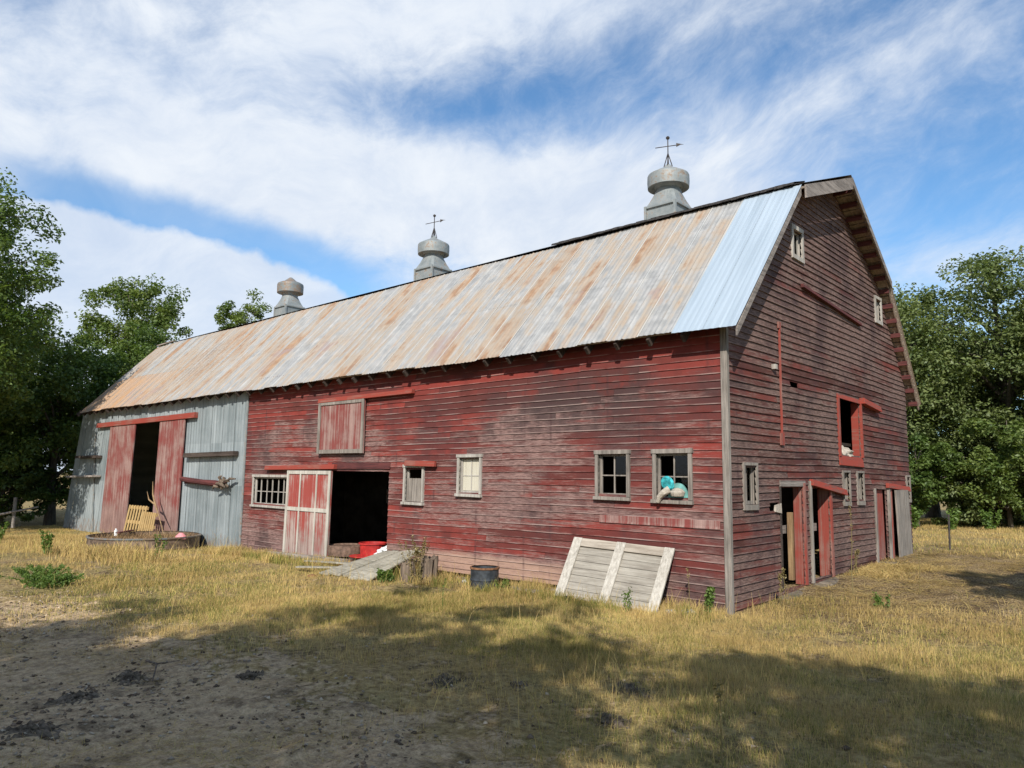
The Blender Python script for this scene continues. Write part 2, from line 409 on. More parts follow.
# ------------------------------------------------------------------ terrain
def vnoise(x, y, seed=0):
    x = np.asarray(x, float); y = np.asarray(y, float)
    xi = np.floor(x); yi = np.floor(y); fx = x-xi; fy = y-yi
    fx = fx*fx*(3-2*fx); fy = fy*fy*(3-2*fy)
    def h(a, b):
        t = np.sin(a*127.1+b*311.7+seed*74.7)*43758.5453; return t-np.floor(t)
    return (h(xi, yi)*(1-fx)+h(xi+1, yi)*fx)*(1-fy)+(h(xi, yi+1)*(1-fx)+h(xi+1, yi+1)*fx)*fy
def gz(x, y):
    x = np.asarray(x, float); y = np.asarray(y, float)
    z = .0125*np.clip(x, -30, 0) + .033*np.clip(y-.3, 0, 9)*np.clip((x+30)/30, 0, 1)
    near = np.clip(1.6-np.hypot(x-2, y+5)/16, 0, 1)
    z = z + near*(.075*(vnoise(x*.7, y*.7, 1)-.5) + .045*(vnoise(x*2.1, y*2.1, 2)-.5) + .040*(vnoise(x*4.3, y*4.3, 3)-.5) + .022*(vnoise(x*9.3, y*9.3, 5)-.5)) 
    z = z + .12*(vnoise(x*.12, y*.12, 4)-.5)*np.clip((np.hypot(x-2, y+5)-18)/20, 0, 1)
    return z
def gzs(x, y): return float(gz(x, y))
def axis(c, inner, step, outer):
    a = list(np.arange(-inner, inner+step, step)); s = step; p = a[-1]
    while p < outer: s *= 1.12; p += s; a.append(p); a.insert(0, -p)
    return np.array(a)+c
gx = axis(-1.5, 8, .06, 900); gy = axis(-5, 4.5, .06, 900)
X, Y = np.meshgrid(gx, gy); Zg = gz(X, Y)
nx, ny = len(gx), len(gy)
V = np.stack([X, Y, Zg], -1).reshape(-1, 3)
i = np.arange((ny-1)*(nx-1)); r_ = i//(nx-1); c_ = i % (nx-1); b_ = r_*nx+c_
F = np.stack([b_, b_+1, b_+1+nx, b_+nx], -1)
tag(bulk('ground', V, F, 'ground', smooth=True), kind='structure')

# ------------------------------------------------------------------ barn
XJ, XL, W = -14.1, -27.6, 9.45
barn = thing('barn', 'long weathered red timber barn with rusty gambrel tin roof and three rooftop ventilators', 'barn', (0, 0, 0))
def FR(u, v, d): return (u, -d, v)          # front wall: u along x, d outwards
def GB(u, v, d): return (d, u, v)           # gable wall: u along y
def ubox(mb, M, u0, u1, v0, v1, d0, d1, du=0, dv=0):   # du: lean of the top, dv: sag of the right end
    mb.hexa([M(u0, v0, d0), M(u1, v0+dv, d0), M(u1, v0+dv, d1), M(u0, v0, d1), M(u0+du, v1, d0), M(u1+du, v1+dv, d0), M(u1+du, v1+dv, d1), M(u0+du, v1, d1)])

def lap_siding(M, zr, lo, hi, openings, seed, rowh=.115, skip=None):
    rd = random.Random(seed); mb = MB()
    z = zr[0]
    def piece(a0, a1, z0, z1, zrow, r1, r3, h):
        n = max(1, int((a1-a0)/1.1)); us = [a0+(a1-a0)*k/n for k in range(n+1)]
        pr = .027 if M is GB else .021
        def dd(zz): return pr-(pr-.004)*(zz-zrow)/h
        def wz(a, zz): return zz + .020*math.sin(a*.55+seed)+.006*math.sin(a*2.3+zz*3.1+seed)
        jo = rd.uniform(-.003, .004)
        w0 = jo; w1 = rd.uniform(-.006, .006) if rd.random() < .3 else jo
        f0, f1 = (z0-zrow)/h, (z1-zrow)/h
        for k in range(n):
            a, b = us[k], us[k+1]
            ja = w0+(w1-w0)*k/n; jb = w0+(w1-w0)*(k+1)/n
            p = [M(a, wz(a, z0)+ja, dd(z0)), M(b, wz(b, z0)+jb, dd(z0)), M(b, wz(b, z1)+jb, dd(z1)), M(a, wz(a, z1)+ja, dd(z1))]
            mb.quad(*p, cols=[(r1, r3, f0), (r1, r3, f0), (r1, r3, f1), (r1, r3, f1)])
            mb.quad(M(a, wz(a, z0)+ja, -.006), M(b, wz(b, z0)+jb, -.006), p[1], p[0], cols=[(r1, r3, .1)]*4)
        for a, jj in ((a0, w0), (a1, w1)):
            mb.quad(M(a, wz(a, z0)+jj, -.006), M(a, wz(a, z0)+jj, dd(z0)), M(a, wz(a, z1)+jj, dd(z1)), M(a, wz(a, z1)+jj, -.006), cols=[(r1, r3, .5)]*4)
    while z < zr[1]:
        h = rowh*rd.uniform(.94, 1.06); z1 = min(z+h, zr[1]); top = z1+.016
        l, r = lo((z+z1)/2), hi((z+z1)/2)
        if r-l > .05:
            cuts = [l]; a = l+rd.uniform(.6, 4.2)
            while a < r-.5: cuts.append(a); a += rd.choice([2.4, 3.05, 3.66, 4.27, 4.88])*rd.uniform(.97, 1.03)
            cuts.append(r)
            for a0, a1 in zip(cuts[:-1], cuts[1:]):
                r1, r3 = rd.random(), rd.random()
                segs = [(a0+.002, a1-.002)]
                for (o0, o1, q0, q1) in openings:
                    if q1 <= z or q0 >= z1: continue
                    ns = []
                    for s0, s1 in segs:
                        if o1 <= s0 or o0 >= s1: ns.append((s0, s1)); continue
                        if o0 > s0: ns.append((s0, o0))
                        if o1 < s1: ns.append((o1, s1))
                        m0, m1 = max(s0, o0), min(s1, o1)
                        if q1 < z1-.01: piece(m0, m1, q1, top, z, r1, r3, h)
                        if q0 > z+.01: piece(m0, m1, z, q0, z, r1, r3, h)
                    segs = ns
                for s0, s1 in segs:
                    if s1-s0 > .01: piece(s0, s1, z, top, z, r1, r3, h)
        z = z1
    return mb

# openings
FO = dict(win4=(-13.52, -11.84, 1.10, 1.78), door=(-9.96, -7.84, .02, 2.0), small=(-7.27, -6.74, 1.37, 2.04), white=(-5.64, -5.08, 1.58, 2.24), win3=(-2.30, -1.74, 1.62, 2.27), win5=(-1.19, -.63, 1.60, 2.27))
front_open = list(FO.values()) + [(-7.6, -2.9, -.5, .045), (-2.9, -1.0, -.5, .015)]
lap_siding(FR, (-.34, 4.42), lambda z: XJ, lambda z: -.02, front_open, 3).build('wall', 'red_siding', barn, recalc=False, attr='bd')
# gable outline
def gout(y0):
    pts = [(0, 4.40), (2.34, 6.93), (4.8, 7.86), (7.6, 6.38), (9.45, 4.2)]
    return np.interp(y0, [p[0] for p in pts], [p[1] for p in pts])
def glo(z): return .02 if z < 4.4 else float(np.interp(z, [4.40, 6.93, 7.86], [.02, 2.34, 4.8]))
def ghi(z): return W if z < 4.2 else float(np.interp(z, [4.2, 6.38, 7.86], [W, 7.6, 4.8]))
GO = dict(win=(.47, .88, 1.55, 2.10), hole=(1.38, 1.74, 1.42, 1.55), d1=(1.83, 2.75, .16, 1.79), d2=(3.10, 4.03, .20, 1.76), wa=(4.80, 5.13, 1.53, 2.05), wb=(5.62, 5.97, 1.53, 2.05),
          hatch=(4.72, 5.95, 2.40, 3.50), d3=(6.74, 7.50, .24, 1.73), d4=(7.86, 8.95, .24, 1.72), wc=(9.12, 9.36, 1.53, 2.0), u1=(2.68, 3.08, 5.95, 6.38), u2=(7.36, 7.72, 5.54, 5.98), hole2=(2.36, 2.74, 3.50, 3.60))
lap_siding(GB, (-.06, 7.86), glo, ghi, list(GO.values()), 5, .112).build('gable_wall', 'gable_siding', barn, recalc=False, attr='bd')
mb = lap_siding(lambda u, v, d: (u, W+d, v), (-.3, 4.2), lambda z: XL, lambda z: 0, [], 8, .25); mb.build('back_wall', 'gable_siding', barn, recalc=False, attr='bd')
mb = MB(); mb.quad((XL-.1, .05, -.7), (XL-.1, W, -.7), (XL+1.1, W, 4.1), (XL+1.1, .05, 4.1)); mb.face([mb.vert(p) for p in ((XL+1.1, 0, 4.1), (XL+1.1, W, 4.1), (XL+1.2, 7.6, 6.4), (XL+1.2, 4.8, 7.8), (XL+1.2, 2.34, 6.9))])
mb.build('end_wall', 'grey_metal', barn, recalc=False, attr='bd')
# interior partitions, loft floor and floor keep the inside dark
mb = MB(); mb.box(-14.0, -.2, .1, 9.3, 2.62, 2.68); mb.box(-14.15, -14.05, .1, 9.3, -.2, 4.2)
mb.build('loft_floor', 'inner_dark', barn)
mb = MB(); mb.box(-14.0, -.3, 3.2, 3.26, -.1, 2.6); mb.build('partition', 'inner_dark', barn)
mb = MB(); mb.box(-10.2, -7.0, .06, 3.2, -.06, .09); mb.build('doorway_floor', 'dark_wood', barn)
mb = MB()   # a window frame hung on the partition, seen through the doorway
for b in ((-11.9, -11.0, 1.05, 1.12), (-11.9, -11.0, 1.5, 1.57), (-11.9, -11.83, 1.05, 1.57), (-11.07, -11.0, 1.05, 1.57), (-11.5, -11.45, 1.1, 1.5)): mb.box(b[0], b[1], 3.14, 3.19, b[2], b[3])
mb.build('inner_window', 'grey_wood_x', barn)

# grey metal end of the front wall: corrugated sheets, lower end leaning out
DO = (-21.75, -19.45, -.4, 3.52)
def lean(x, z): return x + min(1., max(0., (-20-x)/7.6))*(-.55 + (z+.3)/4.5*1.25)
mb = MB(); rd = random.Random(4)
x = XJ; step = .045; k = 0; sheet = rd.random(); zt = 4.36
while x > XL-.0:
    xa, xb = x, x-step
    if k % 15 == 0: sheet = rd.random()
    da = .018+.006*math.sin(2*math.pi*xa/.18) + (.006 if k % 15 == 0 else 0); db = .018+.006*math.sin(2*math.pi*xb/.18)
    spans = [(-.42, 1.55, sheet), (1.55, 2.75, (sheet*7.3) % 1), (2.75, zt, (sheet*3.7) % 1)]
    for z0, z1, sh in spans:
        if DO[0] < xb and xa < DO[1]:
            z0 = max(z0, DO[3])
            if z0 >= z1: continue
        mb.quad(FR(lean(xa, z0), z0, da), FR(lean(xb, z0), z0, db), FR(lean(xb, z1), z1, db), FR(lean(xa, z1), z1, da), cols=[(sh, 0, 0)]*4)
    x = xb; k += 1
mb.build('metal_siding', 'grey_metal', barn, recalc=False, attr='bd')
mb = MB(); ubox(mb, FR, XJ-.03, XJ+.05, -.3, 4.3, .02, .045); mb.build('edge_trim', 'galvanised', barn)
mb = MB(); ubox(mb, FR, lean(-24.6, 0)-.03, lean(-24.6, 0)+.06, -.3, 3.45, .04, .06, du=-.5); mb.build('edge_trim', 'galvanised', barn)
mb = MB(); ubox(mb, FR, -.065, .03, -.03, 4.3, .021, .045); ubox(mb, GB, -.045, .03, -.03, 4.32, .021, .04)
mb.build('corner_board', 'grey_wood_z', barn, bevel=.004)

# --- roof
XV = {'e': .36, 'k': .35, 'p': .42, 'kb': .29, 'eb': .25}; XLE, XLK = -26.35, -26.2
E0, K0, PK, K1, E1 = (-.33, 4.10), (2.34, 7.0), (4.8, 7.93), (7.6, 6.47), (9.88, 3.76)
sl = Vector((0, K0[0]-E0[0], K0[1]-E0[1])).normalized(); nrm = Vector((0, -sl.z, sl.y))
Lsl = math.hypot(K0[0]-E0[0], K0[1]-E0[1])
SEAM = .46
def rp(x, t, h): # point on lower front slope
    p = Vector((x, E0[0], E0[1]))+sl*(t*Lsl)+nrm*h
    sag = -.025*math.sin(x*.31+.6)*math.sin(math.pi*min(1, max(0, t))) - .016*math.sin(x*.9)
    return p+Vector((0, 0, sag))
def sheets(x0, x1, t0, t1, seed, tier, lift, wid=.6, rag=.018, rk=1.):
    rd = random.Random(seed); mb = MB(); xs = x1
    while xs > x0+1e-3:
        xe = max(x0, xs-wid); r1 = rd.random(); tb = t0+rd.uniform(-rag, rag)/Lsl*1.5; hh = lift+rd.uniform(0, .004)
        ts = [tb, tb+.004]+[t0+(t1-t0)*q/5 for q in range(1, 6)]
        cols_ = int(round((xs-xe)/.03)); prev = None
        for c in range(cols_+1):
            x = xs-(xs-xe)*c/cols_; ph = (xs-x)/wid
            rib = max(0, 1-abs(ph-.03)/.035)*.022 + max(0, 1-abs(ph-.5)/.03)*.012
            hgt = hh+rk*(.0045*math.cos(2*math.pi*(xs-x)/.1)+rib)
            lapf = 1. if ph < .085 else .2
            row = []
            for t in ts:
                xo = x + (t*(XLK-XLE) if x < -26 else 0)
                row.append(mb.vert(rp(xo, t, hgt)))
            if prev:
                for q in range(len(ts)-1):
                    mb.face((prev[q], row[q], row[q+1], prev[q+1]), [(r1, lapf, tier)]*4)
            prev = row
        xs = xe
    return mb
NEWX = -.70
lower = sheets(XLE, NEWX, 0, SEAM+.01, 21, 0., .012)
upper_s = sheets(XLE, NEWX, SEAM-.01, 1.0, 21, 1., .0145)
n0 = len(lower.v); lower.v += upper_s.v; lower.f += [tuple(q+n0 for q in f) for f in upper_s.f]; lower.c += upper_s.c; lower.mi += upper_s.mi
# other slopes (upper front, back) share the same tin
def plane(a, b, xa, xb, xl, r):
    n = 40
    for k in range(n):
        f0, f1 = k/n, (k+1)/n
        lower.quad((xl+(xa-xl)*f0, *a), (xl+(xa-xl)*f1, *a), (xl+(xb-xl)*f1, *b), (xl+(xb-xl)*f0, *b), cols=[(random.random(), .2, r)]*4)
plane((K0[0]-.05, K0[1]+.045), (PK[0], PK[1]+.05), XV['k'], XV['p'], XLK, 1); plane((PK[0], PK[1]+.05), (K1[0], K1[1]+.05), XV['p'], XV['kb'], XLK, 1); plane((K1[0], K1[1]+.03), (E1[0], E1[1]+.03), XV['kb'], XV['eb'], XLK, 0)
roof = lower.build('roof', 'rusted_tin', barn, recalc=False, attr='bd')
o = sheets(NEWX+.012, XV['e'], -.012, 1.0, 23, 1., .034, .53, .0, .55).build('roof_sheet', 'new_tin', roof, recalc=False); o['label'] = 'two newer bright bare tin sheets at the gable edge'
# sheathing under the tin
mb = MB()
def slab(a, b, xa, xb, xl, t=.035):
    d = Vector((0, b[0]-a[0], b[1]-a[1])).normalized(); nn = Vector((0, -d.z, d.y))*t
    n = max(2, int(math.hypot(b[0]-a[0], b[1]-a[1])/.2))
    for k in range(n):
        f0, f1 = k/n+.004, (k+1)/n-.004
        p = lambda f: (a[0]+(b[0]-a[0])*f, a[1]+(b[1]-a[1])*f); q0, q1 = p(f0), p(f1)
        x0, x1 = xa+(xb-xa)*f0, xa+(xb-xa)*f1
        mb.hexa([(xl, q0[0]-nn.y, q0[1]-nn.z), (x0, q0[0]-nn.y, q0[1]-nn.z), (x1, q1[0]-nn.y, q1[1]-nn.z), (xl, q1[0]-nn.y, q1[1]-nn.z), (xl, *q0), (x0, *q0), (x1, *q1), (xl, *q1)])
slab((E0[0]+.04, E0[1]+.03), K0, XV['e']-.03, XV['k']-.03, XLK); slab(K0, PK, XV['k'], XV['p']-.03, XLK); slab(PK, K1, XV['p']-.03, XV['kb']-.03, XLK); slab(K1, E1, XV['kb']-.03, XV['eb']-.03, XLK)
mb.build('sheathing', 'sheathing', roof)
# dark shingle edge showing along the break of the roof
mb = MB(); rd = random.Random(9); x = -5.2
while x < XV['k']-.12:
    w = rd.uniform(.12, .22)
    for lay in range(3):
        y0 = K0[0]-.10+lay*.03+rd.uniform(-.02, .015); z0 = K0[1]+.045+lay*.02
        mb.hexa([(x, y0, z0-.012), (x+w-.006, y0, z0-.012), (x+w-.006, y0+.5, z0+.165), (x, y0+.5, z0+.165), (x, y0, z0+.016), (x+w-.006, y0, z0+.016), (x+w-.006, y0+.5, z0+.19), (x, y0+.5, z0+.19)])
    x += w
mb.build('ridge_shingles', 'shingle', roof)
mb = MB(); mb.beam((-26.1, K0[0]-.03, K0[1]+.05), (-24.6, K0[0]-.03, K0[1]+.075), .12, .04); mb.build('loose_batten', 'grey_wood_x', roof)
# rafter tails along the eave, each its own mesh copy
mb = MB(); d = sl; a = Vector((0, .02, E0[1]+.35*1.086-.155)); b = Vector((0, E0[0]+.05, E0[1]-.085))
mb.beam(a, b, .05, .13, (0, 0, 1)); tail = mb.build('rafter_tail', 'dark_wood', roof)  # tails coloured dark to deepen the shade under the eave
for k in range(1, 45):
    c = tail.copy(); col.objects.link(c); c.parent = roof; c.location = (-.55-.595*k+random.uniform(-.03, .03), 0, random.uniform(-.012, .01))
tail.location = (-.55, 0, 0)
# rake boards
def rake(name, a, b, xa, xb, dep, th, mat, dz=-.015):
    mb = MB(); A = [(xa-th, a[0], a[1]+dz-dep), (xa, a[0], a[1]+dz-dep), (xb, b[0], b[1]+dz-dep), (xb-th, b[0], b[1]+dz-dep), (xa-th, a[0], a[1]+dz), (xa, a[0], a[1]+dz), (xb, b[0], b[1]+dz), (xb-th, b[0], b[1]+dz)]
    mb.hexa(A); return mb.build(name, mat, barn)
rake('rake_board', E0, (K0[0]-.02, K0[1]-.02), XV['e']-.005, XV['k']-.005, .13, .03, 'grey_wood_y')
rake('rake_board', (K0[0]+.04, K0[1]+.05), PK, XV['k']+.06, XV['p']+.03, .24, .03, 'grey_wood_y')
rake('rake_board', PK, (K1[0]+.1, K1[1]-.05), XV['p']+.03, XV['kb']+.02, .15, .03, 'grey_wood_y')
rake('rake_board', K1, E1, XV['kb']-.05, XV['eb']-.05, .09, .03, 'sheathing')
# lookouts under the right-hand overhang
def lookouts(a, b, xa, xb, n):
    for k in range(n):
        f = (k+.5)/n; y = a[0]+(b[0]-a[0])*f; z = a[1]+(b[1]-a[1])*f; x = xa+(xb-xa)*f
        mb = MB(); mb.beam((.01, y-.02, z-.11), (x-.05, y-.02, z-.11), .05, .10); mb.build('lookout', 'dark_red_wood', roof)
lookouts(PK, K1, XV['p'], XV['kb'], 8); lookouts(K1, E1, XV['kb'], XV['eb'], 9)

# --- windows
def window(M, o, fw_, mat='window_wood', cols_=2, rows=2, pane='old_glass', sash_d=-.03, sill=True, label=None, name='window', missing=()):
    u0, u1, v0, v1 = o; e = .02; F = MB(); D0, D1 = .022, .05
    ubox(F, M, u0-fw_, u0, v0-.02, v1+.02, -.05, D1); ubox(F, M, u1, u1+fw_, v0-.02, v1+.02, -.05, D1)
    slim = M is GB; ex = 0 if slim else .015
    ubox(F, M, u0-fw_-ex, u1+fw_+ex, v1+.02, v1+.02+fw_*1.1, -.05, D1+(.002 if slim else .012), dv=.004)
    ubox(F, M, u0-fw_-ex, u1+fw_+ex, v0-(.10 if slim else .075), v0-.02, -.05, D1+(.003 if slim else .035), dv=-.006)
    fr = F.build(name, mat, barn, bevel=.003)
    if label: fr['label'] = label
    S = MB(); sw = .032; m0, m1, n0, n1 = u0+.002, u1-.002, v0-.018, v1+.018
    a, b = sash_d-.03, sash_d
    ubox(S, M, m0, m0+sw, n0, n1, a, b); ubox(S, M, m1-sw, m1, n0, n1, a, b); ubox(S, M, m0+sw, m1-sw, n0, n0+sw*1.6, a, b); ubox(S, M, m0+sw, m1-sw, n1-sw, n1, a, b)
    for k in range(1, cols_):
        u = m0+(m1-m0)*k/cols_; ubox(S, M, u-.011, u+.011, n0+sw*1.6, n1-sw, a+.004, b-.004)
    for k in range(1, rows):
        v = n0+(n1-n0)*k/rows; ubox(S, M, m0+sw, m1-sw, v-.010, v+.010, a+.006, b-.006)
    S.build('sash', mat, fr)
    if pane:
        for i in range(cols_):
            for j in range(rows):
                if (i, j) in missing: continue
                P_ = MB(); pa = m0+(m1-m0)*i/cols_+.012; pb = m0+(m1-m0)*(i+1)/cols_-.012; qa = n0+(n1-n0)*j/rows+.01; qb = n0+(n1-n0)*(j+1)/rows-.01
                dd_ = (a+b)/2
                P_.quad(M(pa, qa, dd_), M(pb, qa, dd_), M(pb, qb, dd_), M(pa, qb, dd_)); P_.build('pane', pane, fr)
    return fr
window(FR, FO['win4'], .06, cols_=3, rows=1, pane=None, label='long low window with three sashes beside the grey metal')
# the sashes inside it
for k in range(3):
    mb = MB(); u = -13.50+k*.555; ubox(mb, FR, u+.24, u+.265, 1.13, 1.76, -.055, -.03); ubox(mb, FR, u+.03, u+.52, 1.42, 1.44, -.052, -.034)
    mb.build('muntin', 'window_wood', [q for q in barn.children if q.get('label', '').startswith('long low')][0])
w = window(FR, FO['small'], .06, cols_=1, rows=1, pane=None, label='small window boarded over with grey boards')
mb = MB(); u = -7.26
for k in range(3): ubox(mb, FR, u, u+.168, 1.36, 1.84, -.03, -.008+.004*k); u += .173
mb.build('board', 'grey_wood_z', w)
w = window(FR, FO['white'], .055, 'window_wood', 2, 2, None, label='cream painted window with its panes painted over')
mb = MB(); ubox(mb, FR, -5.60, -5.10, 1.62, 2.22, -.056, -.044); mb.build('pane', 'cream_paint', w)
window(FR, FO['win3'], .06, 'grey_wood_z', 2, 2, missing=((0, 0), (1, 0), (0, 1)), label='grey four pane window with broken glass')
win5 = window(FR, FO['win5'], .065, 'grey_wood_z', 2, 2, missing=((0, 0), (0, 1)), label='grey four pane window with a teal item caught in it')
window(GB, GO['win'], .04, 'grey_wood_z', cols_=2, rows=1, missing=((0, 0),))
window(GB, GO['wa'], .035, 'grey_wood_z', cols_=2, rows=2); window(GB, GO['wb'], .035, 'grey_wood_z', cols_=2, rows=2); window(GB, GO['wc'], .04, 'grey_wood_z', cols_=1, rows=2)
window(GB, GO['u1'], .07, 'window_wood', 2, 1, label='high gable window near the peak'); window(GB, GO['u2'], .06, 'window_wood', 2, 1)

# --- tracks, rails and ledges
def bar(M, a, b, th, d0, d1, name, mat, **k):
    mb = MB(); (u0, v0), (u1, v1) = a, b
    mb.hexa([M(u0, v0-th, d0), M(u1, v1-th, d0), M(u1, v1-th, d1), M(u0, v0-th, d1), M(u0, v0, d0), M(u1, v1, d0), M(u1, v1, d1-.02), M(u0, v0, d1-.02)])
    o = mb.build(name, mat, barn, bevel=.004)
    for q, v in k.items(): o[q] = v
    return o
bar(FR, (-25.0, 3.66), (-17.05, 3.70), .17, .03, .16, 'door_track', 'red_track')
bar(FR, (-10.54, 3.70), (-7.05, 3.72), .10, .024, .13, 'door_track', 'red_track')
bar(FR, (-12.85, 2.10), (-9.75, 2.13), .11, .024, .14, 'door_track', 'red_track')
bar(FR, (-7.22, 2.21), (-6.28, 2.19), .11, .055, .13, 'door_track', 'red_track')
bar(FR, (-9.97, 2.17), (-7.80, 2.17), .14, .022, .045, 'lintel', 'dark_red_wood')
bar(FR, (-2.28, 1.30), (-.13, 1.30), .125, .0235, .030, 'pale_board', 'faded_red_door')
bar(GB, (3.05, 1.93), (4.80, 1.74), .11, .024, .11, 'door_track', 'red_trim_y')
bar(GB, (5.97, 3.62), (7.10, 3.52), .12, .024, .14, 'door_track', 'red_trim_y')
bar(GB, (7.50, 1.88), (9.20, 1.79), .11, .024, .10, 'door_track', 'red_trim_y')
bar(GB, (2.98, 5.44), (6.20, 5.24), .07, .022, .09, 'ledge', 'dark_red_wood')
bar(GB, (4.62, 2.40), (6.02, 2.38), .19, .022, .05, 'sill', 'red_trim_y')
bar(GB, (4.62, 3.60), (6.02, 3.58), .09, .022, .05, 'lintel', 'red_trim_y')
bar(FR, (lean(-26.9, 2.4), 2.47), (-24.55, 2.47), .10, .03, .26, 'ledge', 'dark_wood')
bar(FR, (lean(-27.3, 1.6), 1.70), (-24.5, 1.75), .07, .03, .34, 'ledge', 'grey_wood_x')
bar(FR, (-17.55, 2.47), (-14.45, 2.50), .13, .03, .20, 'ledge', 'dark_wood')
bar(FR, (-17.5, 1.66), (-15.0, 1.68), .10, .03, .12, 'ledge', 'dark_red_wood')
mb = MB(); mb.tube([(.03, 1.92, 2.55), (.03, 1.93, 3.6), (.03, 1.94, 4.5)], .022, 6); mb.box(.022, .05, 1.85, 1.99, 2.48, 2.68); mb.box(.022, .05, 1.88, 1.98, 4.45, 4.56)
mb.build('rod', 'red_trim_z', barn)
mb = MB(); ubox(mb, GB, 1.60, 1.68, 3.72, 3.80, .02, .09); mb.build('insulator', 'window_wood', barn)
mb = MB()   # torn boards round the hole
mb.hexa([GB(1.55, 1.40, .01), GB(1.78, 1.37, .02), GB(1.78, 1.37, .05), GB(1.55, 1.40, .04), GB(1.60, 1.50, .0), GB(1.79, 1.53, .02), GB(1.79, 1.53, .04), GB(1.60, 1.5, .03)])
mb.build('torn_board', 'pale_wood_x', barn)
# --- doors
def plank_door(M, u0, u1, v0, v1, d, n, mat, name='sliding_door', frame=None, braces=(), du=0, label=None, th=.035, ragged=0, seed=1, parent=barn):
    rd = random.Random(seed); mb = MB(); w = (u1-u0)/n
    for k in range(n):
        j = rd.uniform(0, .006); rg = rd.uniform(0, ragged)
        ubox(mb, M, u0+k*w+.002, u0+(k+1)*w-.003, v0+rg, v1, d-th/2+j, d+th/2+j, du=du)
    o = mb.build(name, mat, parent)
    if label: o['label'] = label
    if frame:
        f = MB(); fw_ = .085; e0, e1 = d+th/2+.007, d+th/2+.03
        ubox(f, M, u0, u0+fw_, v0, v1, e0, e1, du=du); ubox(f, M, u1-fw_, u1, v0, v1, e0, e1, du=du)
        ubox(f, M, u0+fw_+du*.96, u1-fw_+du*.96, v1-fw_, v1, e0, e1-.003)
        for kind, p in braces:
            if kind == 'h': ubox(f, M, u0+fw_+du*(p-v0)/(v1-v0), u1-fw_+du*(p-v0)/(v1-v0), p-.045, p+.045, e0, e1-.003)
            if kind == 'v': ubox(f, M, p[0], p[0]+.05, p[1], p[2], e0, e1-.005, du=du*(p[2]-p[1])/(v1-v0))
        f.build('door_frame', frame, o)
    return o
plank_door(FR, -23.95, -21.72, -.28, 3.55, .10, 9, 'faded_red_door', du=.25, ragged=.06, seed=2, label='weathered red plank door slid to the far side')
plank_door(FR, -19.60, -17.80, -.20, 3.58, .10, 8, 'faded_red_door', du=.08, ragged=.06, seed=3, label='weathered red plank door slid to the near side')
plank_door(FR, -10.50, -8.70, 2.38, 3.62, .075, 9, 'faded_red_door', name='hay_door', frame='grey_wood_z', braces=(('h', 2.43),), seed=4, label='square hay door with grey frame under the eave')
plank_door(FR, -11.78, -9.90, -.12, 1.98, .085, 9, 'red_door', frame='pale_wood_z', braces=(('h', 1.05), ('v', (-11.2, -.05, 1.93)), ('v', (-10.5, -.05, 1.93))), du=.04, ragged=.05, seed=5, label='faded red sliding door standing half open')
# gable doors: jambs, studs and leaves
def post(M, u0, u1, v0, v1, d0, d1, name, mat, du=0, parent=barn):
    mb = MB(); ubox(mb, M, u0, u1, v0, v1, d0, d1, du=du); return mb.build(name, mat, parent, bevel=.004)
post(GB, 2.752, 2.83, .14, 1.86, -.15, .05, 'door_jamb', 'red_trim_z')
post(GB, 1.76, 1.828, .14, 1.80, -.10, .03, 'door_jamb', 'dark_wood'); post(GB, 1.78, 2.85, 1.80, 1.90, -.12, .04, 'lintel', 'grey_wood_y')
post(GB, 2.70, 2.80, .2, 1.35, -.25, -.17, 'stud', 'tan_wood'); post(GB, 1.9, 2.9, .98, 1.12, -.34, -.31, 'rail', 'grey_wood_y')
plank_door(GB, 1.9, 2.66, .12, .98, -.36, 4, 'grey_wood_z', 'half_door', seed=6)
post(GB, 3.03, 3.098, .14, 1.90, -.05, .06, 'door_jamb', 'grey_wood_z'); post(GB, 4.032, 4.12, .16, 1.76, -.20, .045, 'door_jamb', 'red_trim_z')
plank_door(GB, 3.1, 4.0, .2, 1.0, -.30, 5, 'grey_wood_z', 'half_door', seed=7); post(GB, 3.1, 4.03, .98, 1.12, -.27, -.23, 'rail', 'grey_wood_y')
post(GB, 5.952, 6.02, 2.38, 3.52, -.15, .06, 'hatch_jamb', 'red_track'); post(GB, 4.63, 4.718, 2.38, 3.52, -.03, .05, 'hatch_jamb', 'red_trim_z')
post(GB, 6.66, 6.738, .2, 1.76, -.06, .05, 'door_jamb', 'grey_wood_z')
plank_door(GB, 7.02, 7.52, .24, 1.72, -.06, 3, 'red_trim_z', 'narrow_door', du=-.05, seed=8)
post(GB, 7.56, 7.66, .2, 1.80, .022, .07, 'door_jamb', 'grey_wood_z'); post(GB, 7.78, 7.855, .2, 1.75, -.1, .05, 'door_jamb', 'red_trim_z')
plank_door(GB, 8.02, 9.0, .22, 1.72, .10, 5, 'grey_wood_z', 'sliding_door', du=-.12, ragged=.05, seed=9, label='bare grey plank door at the far corner of the gable')
mb = MB(); rd = random.Random(3)
for k in range(3): mb.hexa([(0.03, 1.5+k*.9, -.05), (.30, 1.5+k*.9, -.05), (.30, 2.35+k*.9, -.05), (.03, 2.35+k*.9, -.05), (0.03, 1.5+k*.9, .08+.03*k), (.20+.03*k, 1.52+k*.9, .07+.03*k), (.21, 2.33+k*.9, .09+.03*k), (.03, 2.35+k*.9, .10+.03*k)])
mb.build('door_step', 'concrete', barn, bevel=.015)
mb = MB(); mb.box(.03, .34, 6.7, 9.1, .0, .235); mb.build('door_step', 'concrete', barn, bevel=.015)
mb = MB(); mb.box(-14, -.0, -.0, .12, -.5, -.1); mb.box(-.14, -.0, 0.14, 9.4, -.4, .0); mb.build('foundation', 'dark_wood', barn)

